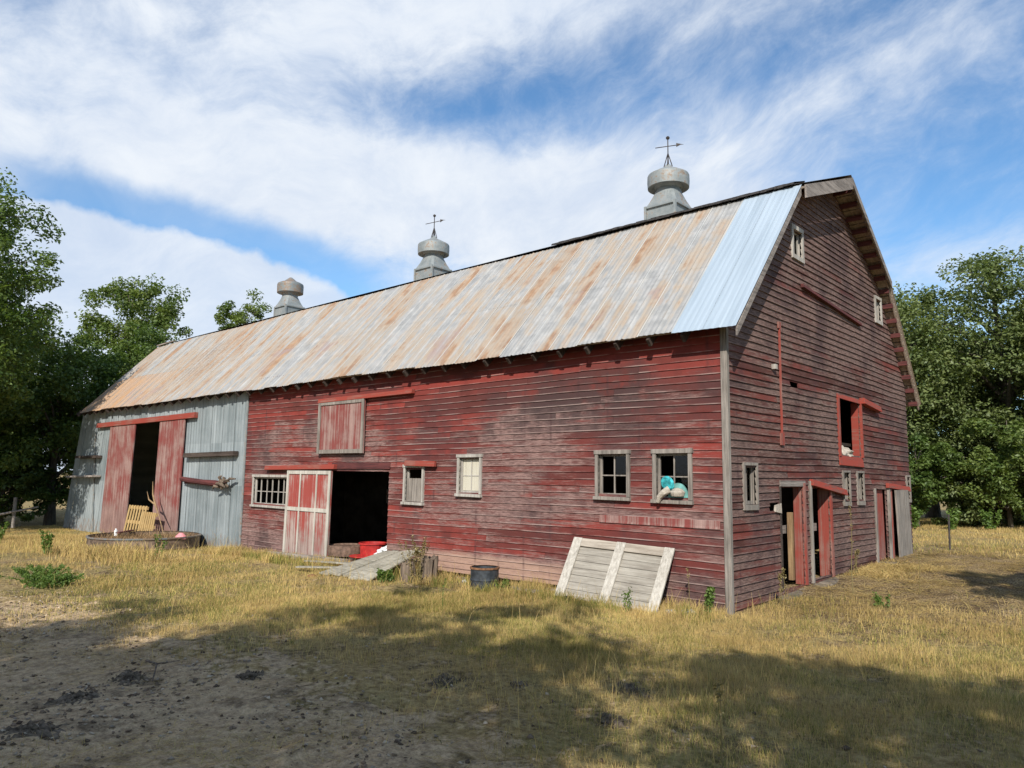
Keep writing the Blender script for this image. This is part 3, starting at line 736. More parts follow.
# --- ventilators on the ridge
def cupola(cx, vane, cap, label):
    cy = 4.95; s = .395
    b = MB(); s2 = .38
    b.hexa([(cx-s, cy-s, 7.3), (cx+s, cy-s, 7.3), (cx+s, cy+s, 7.3), (cx-s, cy+s, 7.3), (cx-s2, cy-s2, 8.36), (cx+s2, cy-s2, 8.36), (cx+s2, cy+s2, 8.36), (cx-s2, cy+s2, 8.36)])
    for sx in (-1, 1):
        for sy in (-1, 1): b.box(cx+sx*s-.03, cx+sx*s+.03, cy+sy*s-.03, cy+sy*s+.03, 7.5, 8.35)
    o = b.build('cupola', 'galvanised', barn); o['label'] = label
    h = MB(); n = 32; prof = [(.43, 8.29, 1), (.43, 8.33, 1), (.385, 8.41, 1), (.345, 8.53, .75), (.31, 8.68, .3), (.29, 8.78, 0), (.285, 9.0, 0)]
    rings = []
    for r, z, sq in prof:
        rings.append(len(h.v))
        for q in range(n):
            an = 2*math.pi*(q+.5)/n; ca, sa = math.cos(an), math.sin(an)
            mx = max(abs(ca), abs(sa)); rs = r*(sq/mx+1-sq)
            h.v.append((cx+ca*rs, cy+sa*rs, z))
    for a, c in zip(rings[:-1], rings[1:]):
        for q in range(n): h.face((a+q, a+(q+1) % n, c+(q+1) % n, c+q))
    h.face(tuple(range(rings[0], rings[0]+n)))
    hd = h.build('hood', 'galvanised', o)
    d = MB(); zt = 9.28
    if cap: pr_ = [(.33, 8.86), (.47, 8.90), (.495, 8.90), (.50, 9.20), (.485, 9.26), (.40, 9.31), (.26, 9.36), (.13, 9.47), (.05, 9.53), (0.001, 9.54)]
    else: pr_ = [(.33, 8.88), (.47, 8.83), (.49, 8.83), (.50, 8.98), (.495, 9.12), (.48, 9.15), (.30, 9.25), (.12, 9.34), (.06, 9.42), (0.001, 9.44)]
    d.lathe(cx, cy, pr_, 56); d.lathe(cx, cy, [(.30, 8.80), (.42, 8.98), (.30, 9.1)], 24)
    dr = d.build('vent_cap', 'rusty_galvanised' if cap else 'galvanised', o)
    if vane:
        v = MB()
        for k in range(4):
            an = k*math.pi/2+.4; v.tube([(cx+.10*math.cos(an), cy+.10*math.sin(an), 9.38), (cx, cy, 9.72)], .012, 5)
        v.tube([(cx, cy, 9.4), (cx, cy, 10.14)], .014, 6)
        v.lathe(cx, cy, [(.001, 10.06), (.035, 10.08), (.05, 10.11), (.035, 10.14), (.001, 10.16)], 10)
        dx, dy = vane; v.tube([(cx-dx*.30, cy-dy*.30, 9.86), (cx+dx*.28, cy+dy*.28, 9.93)], .011, 5)
        P0 = Vector((cx+dx*.30, cy+dy*.30, 9.93)); dv = Vector((dx, dy, .05))
        v.hexa([P0-dv*.1+Vector((-dy*.005, dx*.005, -.05)), P0+Vector((-dy*.005, dx*.005, 0)), P0+Vector((dy*.005, -dx*.005, 0)), P0-dv*.1+Vector((dy*.005, -dx*.005, -.05)),
                P0-dv*.1+Vector((-dy*.005, dx*.005, .05)), P0+dv*.08+Vector((-dy*.003, dx*.003, 0)), P0+dv*.08+Vector((dy*.003, -dx*.003, 0)), P0-dv*.1+Vector((dy*.005, -dx*.005, .05))])
        v.build('weather_vane', 'iron', o)
cupola(-3.80, (.80, .6), False, 'bright ventilator with weather vane nearest the gable')
cupola(-12.23, (.9, .43), False, 'middle ventilator with weather vane')
cupola(-20.60, None, True, 'rusty ventilator with pointed cap and no vane')

# ------------------------------------------------------------------ loose things
# leaning panel
pa = Vector((-1.82, -.5461, -.0255))
t = thing('leaning_boards', 'big pale wooden panel with two bays of boards leaning on the red wall', 'wooden panel', tuple(pa))
th_ = Vector((-.5121, .0239, .0211)); Rm = Matrix.Rotation(th_.length, 3, th_.normalized())
def PL(u, v, d): # u across, v up, d outwards
    return tuple(pa + Rm @ Vector((u, -d, v)))
mb = MB(); n = 8; Wp, Hp = 1.888/2, 1.006
for k in range(n): ubox(mb, PL, -Wp+.03, Wp-.03, .02+k*(Hp-.03)/n, .02+(k+1)*(Hp-.03)/n-.006, -.01, .012+.003*(k % 2))
mb.build('panel_boards', 'panel_wood', t)
for u in (-Wp, -.09, Wp-.17): 
    mb = MB(); ubox(mb, PL, u, u+.17, -.02, Hp+.015, .018, .05); mb.build('stile', 'pale_wood_z', t, bevel=.004)
for u0, u1 in ((-Wp+.172, -.092), (.082, Wp-.172)):
    mb = MB(); ubox(mb, PL, u0, u1, Hp-.13, Hp+.01, .018, .045); mb.build('top_rail', 'pale_wood_x', t, bevel=.004)
    mb = MB(); ubox(mb, PL, u0, u1, -.02, .05, .018, .06); mb.build('bottom_rail', 'pale_wood_x', t, bevel=.004)
mb = MB(); mb.lathe(-2.35, -.80, [(.001, -.03), (.05, -.03), (.05, .06), (.001, .06)], 10); tag(mb.build('tin_can', 'iron'), 'small dark tin can under the corner of the leaning panel', 'can')
# plank ramp
t = thing('plank_ramp', 'grey plank ramp sloping down from the dark barn doorway', 'ramp', (-7.1, -1.1, -.1))
fr0, fr1 = Vector((-6.45, -1.45, -.03)), Vector((-6.35, -.32, .44)); bk0, bk1 = Vector((-7.95, -1.55, -.03)), Vector((-7.75, -.10, .30))
for k in range(5):
    f0, f1 = k/5+.006+random.uniform(0, .02), (k+1)/5-.02
    A, B, C_, D_ = bk0.lerp(fr0, f0), bk0.lerp(fr0, f1), bk1.lerp(fr1, f1), bk1.lerp(fr1, f0)
    ex = random.uniform(-.05, .08); dd = (C_-B).normalized()
    A, B = A-dd*ex, B-dd*ex; dn = Vector((0, 0, .035)); tl = Vector((0, 0, random.uniform(-.01, .015)))
    mb = MB(); mb.hexa([A-dn+tl, B-dn, C_-dn, D_-dn+tl, A+tl, B, C_, D_+tl]); mb.build('plank', 'old_plank', t, bevel=.004)
mb = MB(); mb.beam((-6.6, -1.1, -.03), (-7.7, -1.05, -.03), .09, .09); mb.beam((-6.5, -.55, .22), (-7.75, -.4, .16), .09, .09); mb.beam((-6.5, -.5, -.1), (-6.5, -.5, .25), .1, .1); mb.build('bearer', 'dark_wood', t)
for (a, b, lab) in (((-8.9, -1.5, -.02), (-7.3, -.85, .05), 'loose grey board lying at the foot of the plank ramp'), ((-9.6, -.85, .0), (-8.2, -.55, .03), 'loose grey board lying below the half open red door')):
    mb = MB(); mb.beam(a, b, .15, .03); tag(mb.build('loose_board', 'old_plank', bevel=.004), lab, 'board')
mb = MB(); mb.beam((-12.5, -.28, -.1), (-8.9, -.28, -.02), .10, .14); tag(mb.build('sill_timber', 'grey_wood_x', bevel=.01), 'long grey timber lying on the ground along the barn below the red door', 'timber')
# stumps
def stump(cx, cy, z0, h, r, label, seed, lx=0., mat='stump_wood'):
    rd = random.Random(seed); n = 18; mb = MB(); rings = []
    ph = [rd.uniform(.78, 1.15) for _ in range(n)]
    for k, (f, s) in enumerate(((0, 1.25), (.12, 1.05), (.5, .95), (.85, .93), (1., .88))):
        rings.append(len(mb.v))
        for q in range(n):
            an = 2*math.pi*q/n; rr = r*s*ph[q]*rd.uniform(.95, 1.05)
            mb.v.append((cx+lx*f+rr*math.cos(an), cy+rr*math.sin(an), z0+h*f+(rd.uniform(-.03, .06) if k == 4 else 0)))
    for a, b in zip(rings[:-1], rings[1:]):
        for q in range(n): mb.face((a+q, a+(q+1) % n, b+(q+1) % n, b+q))
    c = mb.vert((cx+lx, cy, z0+h-.03))
    for q in range(n): mb.face((rings[-1]+q, rings[-1]+(q+1) % n, c))
    return tag(mb.build('tree_stump', mat), label, 'stump', 'stumps at the ramp')
stump(-5.72, -.72, -.08, .46, .17, 'taller weathered stump with dry weeds beside the plank ramp', 1, .05)
stump(-5.98, -.98, -.08, .34, .15, 'short weathered stump propping the end of the plank ramp', 2)
# drum
mb = MB(); dc = (-4.36, -.58)
t = thing('half_drum', 'low black steel drum with a rusty rim by the red wall', 'drum', (dc[0], dc[1], -.06))
mb.lathe(*dc, [(.245, -.12), (.25, -.05), (.25, .08), (.258, .09), (.258, .11), (.25, .12), (.25, .27), (.257, .28), (.257, .30), (.235, .30), (.235, .22), (.001, .21)], 28)
mb.build('drum_body', 'black_paint', t, smooth=False)
mb = MB(); mb.lathe(*dc, [(.236, .285), (.262, .285), (.264, .315), (.236, .316)], 28); mb.build('rim', 'rust', t)
# stock tank
tc = (-16.72, -1.45); tr = 1.42
t = thing('stock_tank', 'round rusty steel stock tank full of dead straw in front of the grey metal wall', 'stock tank', (tc[0], tc[1], -.3))
mb = MB(); mb.lathe(*tc, [(tr, -.45), (tr, -.16), (tr+.012, -.15), (tr+.012, -.12), (tr, -.11), (tr, .14), (tr-.02, .14), (tr-.02, -.3)], 48); mb.build('tank_wall', 'tank_metal', t)
mb = MB(); mb.lathe(*tc, [(tr-.025, .125), (tr+.03, .12), (tr+.035, .155), (tr-.02, .16)], 48); mb.build('rim', 'rusty_galvanised', t)
mb = MB(); rd = random.Random(5); n = 24
ring = [[mb.vert((tc[0]+tr*.97*f*math.cos(2*math.pi*q/n), tc[1]+tr*.97*f*math.sin(2*math.pi*q/n), +.05+rd.uniform(-.05, .04)*(1 if f < 1 else 0))) for q in range(n)] for f in (1, .8, .6, .4, .2)]
for a, b in zip(ring[:-1], ring[1:]):
    for q in range(n): mb.face((a[q], a[(q+1) % n], b[(q+1) % n], b[q]))
mb.face(ring[-1]); o = mb.build('straw_fill', 'straw_fill'); tag(o, 'matted dead straw filling the round rusty tank', 'straw', kind='stuff')
mb = MB(); mb.lathe(-15.50, -1.0, [(.001, .26), (.05, .26), (.14, .17), (.15, .10), (.001, .05)], 14); tag(mb.build('pink_bowl', 'pink_plastic'), 'small pink plastic bowl upside down inside the rusty tank', 'bowl')
mb = MB(); mb.tube([(-18.0, -1.75, .05), (-17.98, -1.77, .22)], [.05, .045], 10); mb.tube([(-17.98, -1.77, .22), (-17.98, -1.77, .27)], [.025, .02], 8); tag(mb.build('white_jug', 'white_plastic'), 'small white plastic jug at the far rim of the rusty tank', 'jug')
mb = MB(); mb.beam((-18.2, -1.2, .19), (-17.5, -1.9, .18), .12, .025); tag(mb.build('short_board', 'dark_red_wood'), 'short dark red board laid across the far rim of the rusty tank', 'board')
# pallets in the grey doorway
def pallet(base, w, h, tilt, label, rz):
    t = thing('pallet', label, 'pallet', base, 'wooden pallets in the grey doorway')
    M3 = Euler((tilt, 0, rz)).to_matrix(); B = Vector(base)
    def PM(u, v, d): return tuple(B+M3 @ Vector((u, -d, v)))
    n = 7
    for k in range(n):
        u = -w/2+k*(w-.09)/(n-1); mb = MB(); ubox(mb, PM, u, u+.09, 0, h, .05, .07); mb.build('slat', 'pallet_wood', t)
    for v in (.02, h/2-.03, h-.12):
        mb = MB(); ubox(mb, PM, -w/2, w/2, v, v+.10, 0, .047); mb.build('stringer', 'pallet_wood', t)
pallet((-20.25, -.42, -.28), 1.25, 1.10, -.16, 'taller yellow wooden pallet leaning at the far side of the grey doorway', .05)
pallet((-18.98, -.52, -.26), 1.05, .92, -.14, 'shorter yellow wooden pallet leaning on the red plank door', -.04)
mb = MB(); mb.tube([(-17.1, -.75, .0), (-17.9, -.62, .6), (-18.5, -.5, .9), (-18.85, -.45, 1.2), (-19.05, -.4, 1.6)], [.010, .014, .03, .022, .006], 7)
mb.tube([(-18.5, -.5, .9), (-18.75, -.6, 1.05), (-18.8, -.65, 1.3)], [.028, .02, .006], 6)
tag(mb.build('dead_branch', 'tan_wood'), 'dry curled branch standing in front of the red plank door', 'branch')
# log hung on the grey wall
t = thing('hung_log', 'rough red brown log with a frayed knot of rope hung on the grey metal wall', 'log', (-16, -.14, 1.6))
mb = MB(); mb.tube([(-17.55, -.17, 1.70), (-17.0, -.18, 1.66), (-16.2, -.17, 1.62), (-15.4, -.18, 1.60), (-15.0, -.18, 1.61)], [.07, .085, .08, .09, .05], 9); mb.build('log', 'dark_red_wood', t)
mb = MB(); rd = random.Random(2)
for k in range(16):
    a = Vector((-15.0+rd.uniform(-.35, .35), -.2+rd.uniform(-.1, .05), 1.6+rd.uniform(-.1, .1))); b = a+Vector((rd.uniform(-.3, .5), rd.uniform(-.08, .06), rd.uniform(-.16, .16)))
    mb.tube([a, (a+b)/2+Vector((0, -.04, .05)), b], [.03, .04, .02], 6)
mb.build('rope_knot', 'stump_wood', t)
# doorway tubs
mb = MB(); mb.lathe(-8.72, .30, [(.001, .10), (.27, .10), (.30, .36), (.325, .36), (.325, .39), (.285, .39), (.26, .14), (.001, .13)], 28); tag(mb.build('red_tub', 'red_plastic'), 'bright red plastic tub standing in the dark doorway', 'tub')
mb = MB(); mb.lathe(-8.72, .08, [(.001, .075), (.30, .075), (.34, .10), (.34, .12), (.30, .11), (.001, .10)], 28); tag(mb.build('red_tray', 'red_plastic'), 'flat red plastic tray lying below the red tub', 'tray')
mb = MB(); mb.lathe(-9.62, .25, [(.001, .05), (.42, .05), (.44, .15), (.445, .27), (.43, .28), (.40, .25), (.001, .24)], 26); tag(mb.build('brown_tub', 'brown_tub'), 'low brown tub beside the red tub in the doorway', 'tub')
bm = bmesh.new(); bmesh.ops.create_icosphere(bm, subdivisions=3, radius=1); me = bpy.data.meshes.new('white_bag')
for v in bm.verts:
    q = v.co; k_ = 1+.22*math.sin(q.x*7+q.y*5)*math.cos(q.z*6+q.x*3); v.co = Vector((q.x*.27*k_, q.y*.17*k_, q.z*.12*k_+q.x*.06))
bm.to_mesh(me); bm.free(); me.materials.append(MATS['white_plastic']); o = bpy.data.objects.new('white_bag', me); col.objects.link(o); o.location = (-8.1, .15, .24); tag(o, 'crumpled white plastic bag beside the red tub', 'bag')
# teal thing in the window
t = thing('toy_fan', 'teal round plastic piece with a white rag hanging out of the grey window', 'plastic fan', (-.98, -.07, 1.75))
mb = MB(); M_ = lambda u, v, d: (u, -d, v)
cx, cz, rr = -.965, 1.83, .115; n = 26; f1 = [mb.vert((cx+rr*math.cos(2*math.pi*q/n), -.075-.03*math.sin(2*math.pi*q/n), cz+rr*math.sin(2*math.pi*q/n))) for q in range(n)]
f2 = [mb.vert((cx+rr*.8*math.cos(2*math.pi*q/n), -.115-.03*math.sin(2*math.pi*q/n), cz+rr*.8*math.sin(2*math.pi*q/n))) for q in range(n)]
for q in range(n): mb.face((f1[q], f1[(q+1) % n], f2[(q+1) % n], f2[q]))
mb.face(f2); mb.face(f1[::-1]); mb.build('disc', 'teal_plastic', t)
mb = MB(); mb.tube([(-.93, -.08, 1.74), (-1.0, -.13, 1.69), (-1.08, -.13, 1.62), (-1.11, -.12, 1.54)], [.06, .055, .045, .03], 8); mb.build('rag', 'pale_wood_x', t)
mb = MB(); n = 14; c0 = [mb.vert((-.82+.17*math.cos(math.pi*q/n), -.02, 1.62+.22*math.sin(math.pi*q/n))) for q in range(n+1)]; c1 = [mb.vert((-.82+.17*math.cos(math.pi*q/n), .01, 1.62+.22*math.sin(math.pi*q/n))) for q in range(n+1)]
mb.face(c0); mb.face(c1[::-1])
for q in range(n): mb.face((c0[q], c0[q+1], c1[q+1], c1[q]))
mb.build('back_shield', 'teal_glass', t)
mb = MB(); mb.lathe(-.80, -.06, [(.001, 1.63), (.10, 1.64), (.12, 1.70), (.07, 1.75), (.001, 1.77)], 12); mb.build('bundle', 'pale_wood_x', t)
# pale sack inside the high hatch
bm = bmesh.new(); bmesh.ops.create_icosphere(bm, subdivisions=3, radius=1); me = bpy.data.meshes.new('hay_clump'); rd = random.Random(8)
for v in bm.verts:
    q = v.co; k_ = 1+rd.uniform(-.18, .18); v.co = Vector((q.x*.22*k_, q.y*.34*k_, q.z*.16*k_))
bm.to_mesh(me); bm.free(); me.materials.append(MATS['weed_dry' if False else 'pale_wood_x']); o = bpy.data.objects.new('hay_clump', me); col.objects.link(o); o.location = (-.2, 5.35, 2.45); tag(o, 'pale clump of old hay lying in the high red hatch', 'hay')
# stones
def rock(x, y, s, label, seed, name='field_stone', mat='stone', cat='stone', grp=None, flat=.6):
    rd = random.Random(seed); bm = bmesh.new(); bmesh.ops.create_icosphere(bm, subdivisions=2, radius=1)
    ax = [rd.uniform(.8, 1.3) for _ in range(2)]
    for v in bm.verts:
        k_ = 1+rd.uniform(-.14, .14); v.co = Vector((v.co.x*s*ax[0]*k_, v.co.y*s*ax[1]*k_, v.co.z*s*flat*k_))
    me = bpy.data.meshes.new(name); bm.to_mesh(me); bm.free(); me.materials.append(MATS[mat]); o = bpy.data.objects.new(name, me); col.objects.link(o)
    o.location = (x, y, gzs(x, y)+s*flat*.35); return tag(o, label, cat, grp)
rock(-.72, -.45, .10, 'larger pale stone between the leaning panel and the corner post', 1)
rock(-.45, -.42, .085, 'smaller pale stone close to the foot of the corner post', 2)
rock(-7.95, -1.75, .09, 'brown stone at the foot of the plank ramp', 3, mat='rust')
mb = MB(); mb.beam((-3.9, -.55, .02), (-3.1, -.6, .02), .16, .035); tag(mb.build('flat_board', 'grey_wood_x'), 'flat grey board scrap on the ground between the drum and the leaning panel', 'board')
rd = random.Random(44)
for k in range(14):
    x = rd.uniform(-7.4, -2.9); y = -rd.uniform(.08, .35)
    rock(x, y, rd.uniform(.035, .075), 'small grey stone in the rubble along the foot of the red wall', 60+k, grp='stones along the foot of the wall')
for k, (xa, ya, xb, yb) in enumerate(((-4.0, -.22, -2.9, -.16), (-6.9, -.14, -4.9, -.12))):
    mb = MB(); mb.beam((xa, ya, gzs(xa, ya)+.02), (xb, yb, gzs(xb, yb)+.03), .09, .05); tag(mb.build('fallen_batten', 'grey_wood_x'), ('short grey batten lying at the wall foot beside the leaning panel', 'long grey batten lying at the wall foot behind the drum')[k], 'batten')
# dirt mounds
def mound(x, y, r, h, label, seed):
    rd = random.Random(seed); mb = MB(); n = 40; rings = []
    for f in (1, .9, .8, .68, .55, .42, .28, .14):
        ring = []
        for q in range(n):
            an = 2*math.pi*q/n; rr = r*f*(1+.22*math.sin(an*2+seed)+.12*math.sin(an*5+seed*2))
            px, py = x+rr*math.cos(an), y+rr*math.sin(an)
            ring.append(mb.vert((px, py, gzs(px, py)-.02+.5*h*(1-f*f)**.8*(1+.5*(vnoise(px*9, py*9, seed)-.5))+(rd.uniform(-.018, .022) if f < 1 else 0))))
        rings.append(ring)
    for a, b in zip(rings[:-1], rings[1:]):
        for q in range(n): mb.face((a[q], a[(q+1) % n], b[(q+1) % n], b[q]))
    mb.face(rings[-1])
    for k in range(34):
        an = rd.uniform(0, 6.3); rr = r*abs(rd.gauss(0, .6)); px, py = x+rr*math.cos(an), y+rr*math.sin(an); s = rd.uniform(.008, .028)
        z = gzs(px, py)+.45*h*max(0, 1-(rr/r)**2)**.8-.005
        i = len(mb.v); mb.v += [(px+s*rd.uniform(.6, 1.2), py, z), (px, py+s*rd.uniform(.6, 1.2), z), (px-s, py, z), (px, py-s, z), (px, py, z+s), (px, py, z-s)]
        for tq in ((0, 1, 4), (1, 2, 4), (2, 3, 4), (3, 0, 4), (1, 0, 5), (2, 1, 5), (3, 2, 5), (0, 3, 5)): mb.face([i+q for q in tq])
    tag(mb.build('dirt_mound', 'dark_dirt'), label, 'dirt mound', 'small dark dirt mounds in the yard')
mound(1.16, -4.36, .20, .07, 'dark dirt mound in the grass, farther of the two on the right', 1)
mound(1.46, -5.10, .17, .06, 'dark dirt mound in the grass, nearer of the two on the right', 2)
mound(.33, -4.95, .13, .05, 'small dark dirt mound in the middle of the shaded yard', 3)
mound(-.22, -5.35, .22, .05, 'flat wide dirt mound in the middle of the shaded yard', 4)
mound(-2.20, -7.80, .20, .06, 'dark dirt clod heap at the left of the sandy ground', 5)
mound(-1.45, -8.35, .26, .06, 'wide dirt heap nearest the camera on the sandy ground', 6)
mound(-1.75, -6.45, .14, .06, 'dark dirt clod heap at the far edge of the sandy patch', 7)
mound(-2.6, -7.2, .22, .05, 'low dirt ridge with a bare twig on the sandy ground', 8)
mb = MB(); mb.tube([(-2.75, -7.0, .05), (-2.4, -7.05, .09), (-2.0, -7.25, .04)], [.012, .011, .005], 5); mb.tube([(-2.4, -7.05, .09), (-2.25, -6.9, .12)], [.008, .003], 5); tag(mb.build('bare_twig', 'stump_wood'), 'bare brown twig lying on the low dirt ridge', 'twig')
mb = MB(); mb.tube([(.62, 10.2, .2), (.63, 10.22, 1.15)], .022, 7); tag(mb.build('steel_post', 'iron'), 'thin dark steel fence post past the far corner of the gable', 'fence post')
mb = MB(); mb.tube([(-28.6, -1.6, -.3), (-28.6, -1.6, .85)], .06, 8); tag(mb.build('wooden_post', 'grey_wood_z'), 'grey wooden fence post at the far end of the metal wall', 'fence post')
mb = MB(); mb.tube([(-29.6, -3.4, -.2), (-28.6, -1.9, .25), (-27.9, -1.0, .5)], [.05, .045, .03], 7); tag(mb.build('fallen_limb', 'grey_wood_x'), 'grey fallen limb leaning at the far end of the metal wall', 'limb')

# ------------------------------------------------------------------ trees
def leaves(centres, radii, n_per, size, rg, upbias=.5, drop=0.):
    m = len(centres); tot = m*n_per
    c = np.repeat(centres, n_per, 0); r = np.repeat(radii, n_per)[:, None]
    d = rg.normal(size=(tot, 3)); d /= np.linalg.norm(d, axis=1)[:, None]
    rad = rg.random((tot, 1))**.45
    p = c+d*rad*r*np.array([1, 1, .72]); p[:, 2] -= drop*rg.random(tot)*r[:, 0]
    nrm_ = rg.normal(size=(tot, 3)); nrm_[:, 2] = np.abs(nrm_[:, 2])+upbias; nrm_ += d*.5; nrm_ /= np.linalg.norm(nrm_, axis=1)[:, None]
    t1 = np.cross(nrm_, rg.normal(size=(tot, 3))); t1 /= np.linalg.norm(t1, axis=1)[:, None]; t2 = np.cross(nrm_, t1)
    s = size*rg.uniform(.6, 1.3, (tot, 1)); w = s*rg.uniform(.42, .62, (tot, 1))
    bend = nrm_*s*.18
    V = np.stack([p-t1*s*.5-bend, p+t2*w*.5, p+t1*s*.5-bend, p-t2*w*.5], 1).reshape(-1, 3)
    F = np.arange(tot*4).reshape(-1, 4)
    cl = np.repeat(rg.random(m), n_per)
    lc = np.stack([np.clip(.55*cl+.6*rg.random(tot)-.1, 0, 1), rg.random(tot)*.8, np.zeros(tot)], 1)
    return V, F, lc
def make_tree(name, label, cat, x, y, h, cr, base, mat, seed, n_cl=110, n_per=130, size=.17, group=None, shape='round', trunk_r=.2, airy=.0, lean_=(0, 0), low=0.):
    rg = np.random.default_rng(seed); z0 = gzs(x, y)-.05
    t = thing(name, label, cat, (x, y, z0), group)
    # cluster centres in a lumpy ellipsoid
    ch = (h-base)/2; cz = base+ch; cs = []
    lob = rg.normal(size=(7, 3)); lob /= np.linalg.norm(lob, axis=1)[:, None]; la = rg.uniform(.0, .45, 7)
    while len(cs) < n_cl:
        d = rg.normal(size=3); d /= np.linalg.norm(d)
        f = .72+float(np.sum(la*np.clip(lob@d-.55, 0, 1)*2.2))*.5
        rr = rg.random()**.4*f
        p = np.array([d[0]*cr*rr, d[1]*cr*rr, cz+d[2]*ch*rr])
        if shape == 'cone' : p[:2] *= 1.15-.75*(p[2]-base)/(h-base)
        if shape == 'vase': p[:2] *= .55+.65*(p[2]-base)/(h-base)
        if rg.random() < airy and rr < .5: continue
        cs.append(p)
    cs = np.array(cs); cs[:, 0] += lean_[0]*cs[:, 2]/h; cs[:, 1] += lean_[1]*cs[:, 2]/h
    rad = rg.uniform(.34, .75, n_cl)*cr/3.4
    V, F, lc = leaves(cs, rad, n_per, size, rg)
    bulk('crown', V, F, mat, t, lc)
    tb = MB(); top = Vector((lean_[0]*.8, lean_[1]*.8, h*.82)); N = 7; tp = []
    for k in range(N+1):
        f = k/N; tp.append(Vector((lean_[0]*f*.8+math.sin(f*5+seed)*.12*f*cr/3, lean_[1]*f*.8+math.cos(f*4+seed)*.12*f*cr/3, h*.82*f)))
    off = Vector((x, y, z0))
    tb.tube([p+off for p in tp], [trunk_r*(1.25 if k == 0 else 1)*(1-.88*k/N) for k in range(N+1)], 9)
    idx = rg.choice(n_cl, min(n_cl, 34), replace=False)
    for k in idx:
        c = Vector(cs[k]); zf = max(.18, min(.95, (c.z-cr*.35*rg.uniform(.5, 1.4))/(h*.82))); q = zf*N; i0 = min(N-1, int(q)); s = tp[i0].lerp(tp[i0+1], q-i0)
        mid = s.lerp(c, .5)+Vector((0, 0, .1*cr)); r0 = trunk_r*(1-.85*zf)*.6
        tb.tube([s+off, mid+off, c+off], [r0, r0*.55, r0*.15], 5, cap=False)
    tb.build('trunk', 'bark', t, recalc=False, smooth=True)
    return t
GL = 'trees at the far end of the barn'; GR = 'trees past the gable'
make_tree('cottonwood', 'tall dark tree with a leaning grey trunk beside the far end of the barn', 'tree', -25.9, -4.7, 13.2, 3.9, 1.8, 'leaf_mid', 1, 330, 150, .16, GL, 'round', .28)
make_tree('box_elder', 'dense dark green tree behind the far end of the metal wall', 'tree', -30.5, .2, 9.4, 3.8, .0, 'leaf_mid', 2, 280, 150, .17, GL, 'round', .2)
make_tree('box_elder', 'dark bushy tree in the deep shade at the left of the yard', 'tree', -33.5, -3.6, 8.5, 3.8, .1, 'leaf_dark', 3, 190, 130, .19, GL, 'round', .2)
make_tree('box_elder', 'mid green tree just behind the barn roof end', 'tree', -31.5, 4.2, 9.6, 3.2, .8, 'leaf_mid', 4, 170, 140, .17, GL, 'round', .2)
make_tree('poplar', 'feathery light green tree rising above the far end of the roof', 'tree', -37.2, 5.4, 14.2, 3.6, 5.0, 'leaf_light', 5, 150, 130, .19, GL, 'vase', .2, .3)
make_tree('poplar', 'small light green treetop showing between the roof and the rusty ventilator', 'tree', -39.3, 13.0, 14.9, 3.0, 6.0, 'leaf_light', 6, 90, 130, .19, GL, 'vase', .18, .3)
make_tree('box_elder', 'dark tree at the left edge of the photo behind the tall grey trunk', 'tree', -38, .0, 10.8, 4.4, .1, 'leaf_dark', 7, 190, 120, .21, GL, 'round', .22)
make_tree('oak', 'broad oak with sunlit leaves standing closest to the gable corner', 'tree', -4.2, 23.8, 11.6, 4.2, .8, 'leaf_oak', 11, 260, 150, .16, GR, 'round', .3)
make_tree('oak', 'big spreading oak with gaps of sky in its crown at the right', 'tree', -.4, 25.5, 12.6, 4.6, 1.2, 'leaf_oak', 12, 280, 150, .17, GR, 'round', .32, .15)
make_tree('oak', 'oak reaching the right edge of the photo', 'tree', 3.2, 24.0, 12.4, 4.2, .8, 'leaf_oak', 13, 240, 150, .17, GR, 'round', .3)
make_tree('oak', 'darker oak in the row behind the sunlit oaks', 'tree', -4.5, 31, 10.5, 4.8, .1, 'leaf_dark', 14, 170, 120, .23, GR, 'round', .3)
make_tree('oak', 'darker oak filling the gap behind the big spreading oak', 'tree', 1.0, 31, 10.5, 4.8, .1, 'leaf_dark', 15, 170, 120, .23, GR, 'round', .3)
make_tree('elm_sapling', 'low sapling with bright leaves under the spreading oak', 'small tree', .1, 21.8, 4.8, 2.2, .0, 'leaf_light', 16, 90, 130, .15, GR, 'round', .08)
make_tree('elm_sapling', 'low dark sapling just past the far gable corner', 'small tree', -2.7, 20.9, 4.2, 2.0, .0, 'leaf_mid', 17, 90, 130, .15, GR, 'round', .08)
make_tree('elm_sapling', 'low sapling in the shade at the right edge of the field', 'small tree', 2.4, 21.2, 4.2, 2.2, .0, 'leaf_dark', 18, 90, 130, .15, GR, 'round', .08)
make_tree('bush', 'light green bush under the oak at the edge of the field', 'bush', -1.2, 22.6, 3.4, 2.0, -.3, 'leaf_oak', 23, 90, 130, .15, GR, 'round', .06)
make_tree('bush', 'light green bush between the two right-hand oaks', 'bush', 1.3, 22.8, 3.6, 2.0, -.3, 'leaf_oak', 24, 90, 130, .15, GR, 'round', .06)
make_tree('bush', 'round green bush hiding the trunk nearest the gable', 'bush', -4.4, 22.2, 3.6, 1.9, -.3, 'leaf_oak', 25, 90, 130, .15, GR, 'round', .06)
make_tree('bush', 'green bush at the very edge of the photo past the gable', 'bush', 3.6, 22.0, 3.6, 2.0, -.3, 'leaf_mid', 26, 90, 130, .15, GR, 'round', .06)
make_tree('bush', 'dark bush filling the shade under the oaks past the gable', 'bush', -1.4, 27.5, 3.8, 2.6, -.2, 'leaf_dark', 19, 90, 130, .2, GR, 'round', .08)
make_tree('bush', 'dark bush in the shade behind the sapling at the right edge', 'bush', 1.8, 27.0, 3.8, 2.8, -.2, 'leaf_dark', 20, 90, 130, .2, GR, 'round', .08)
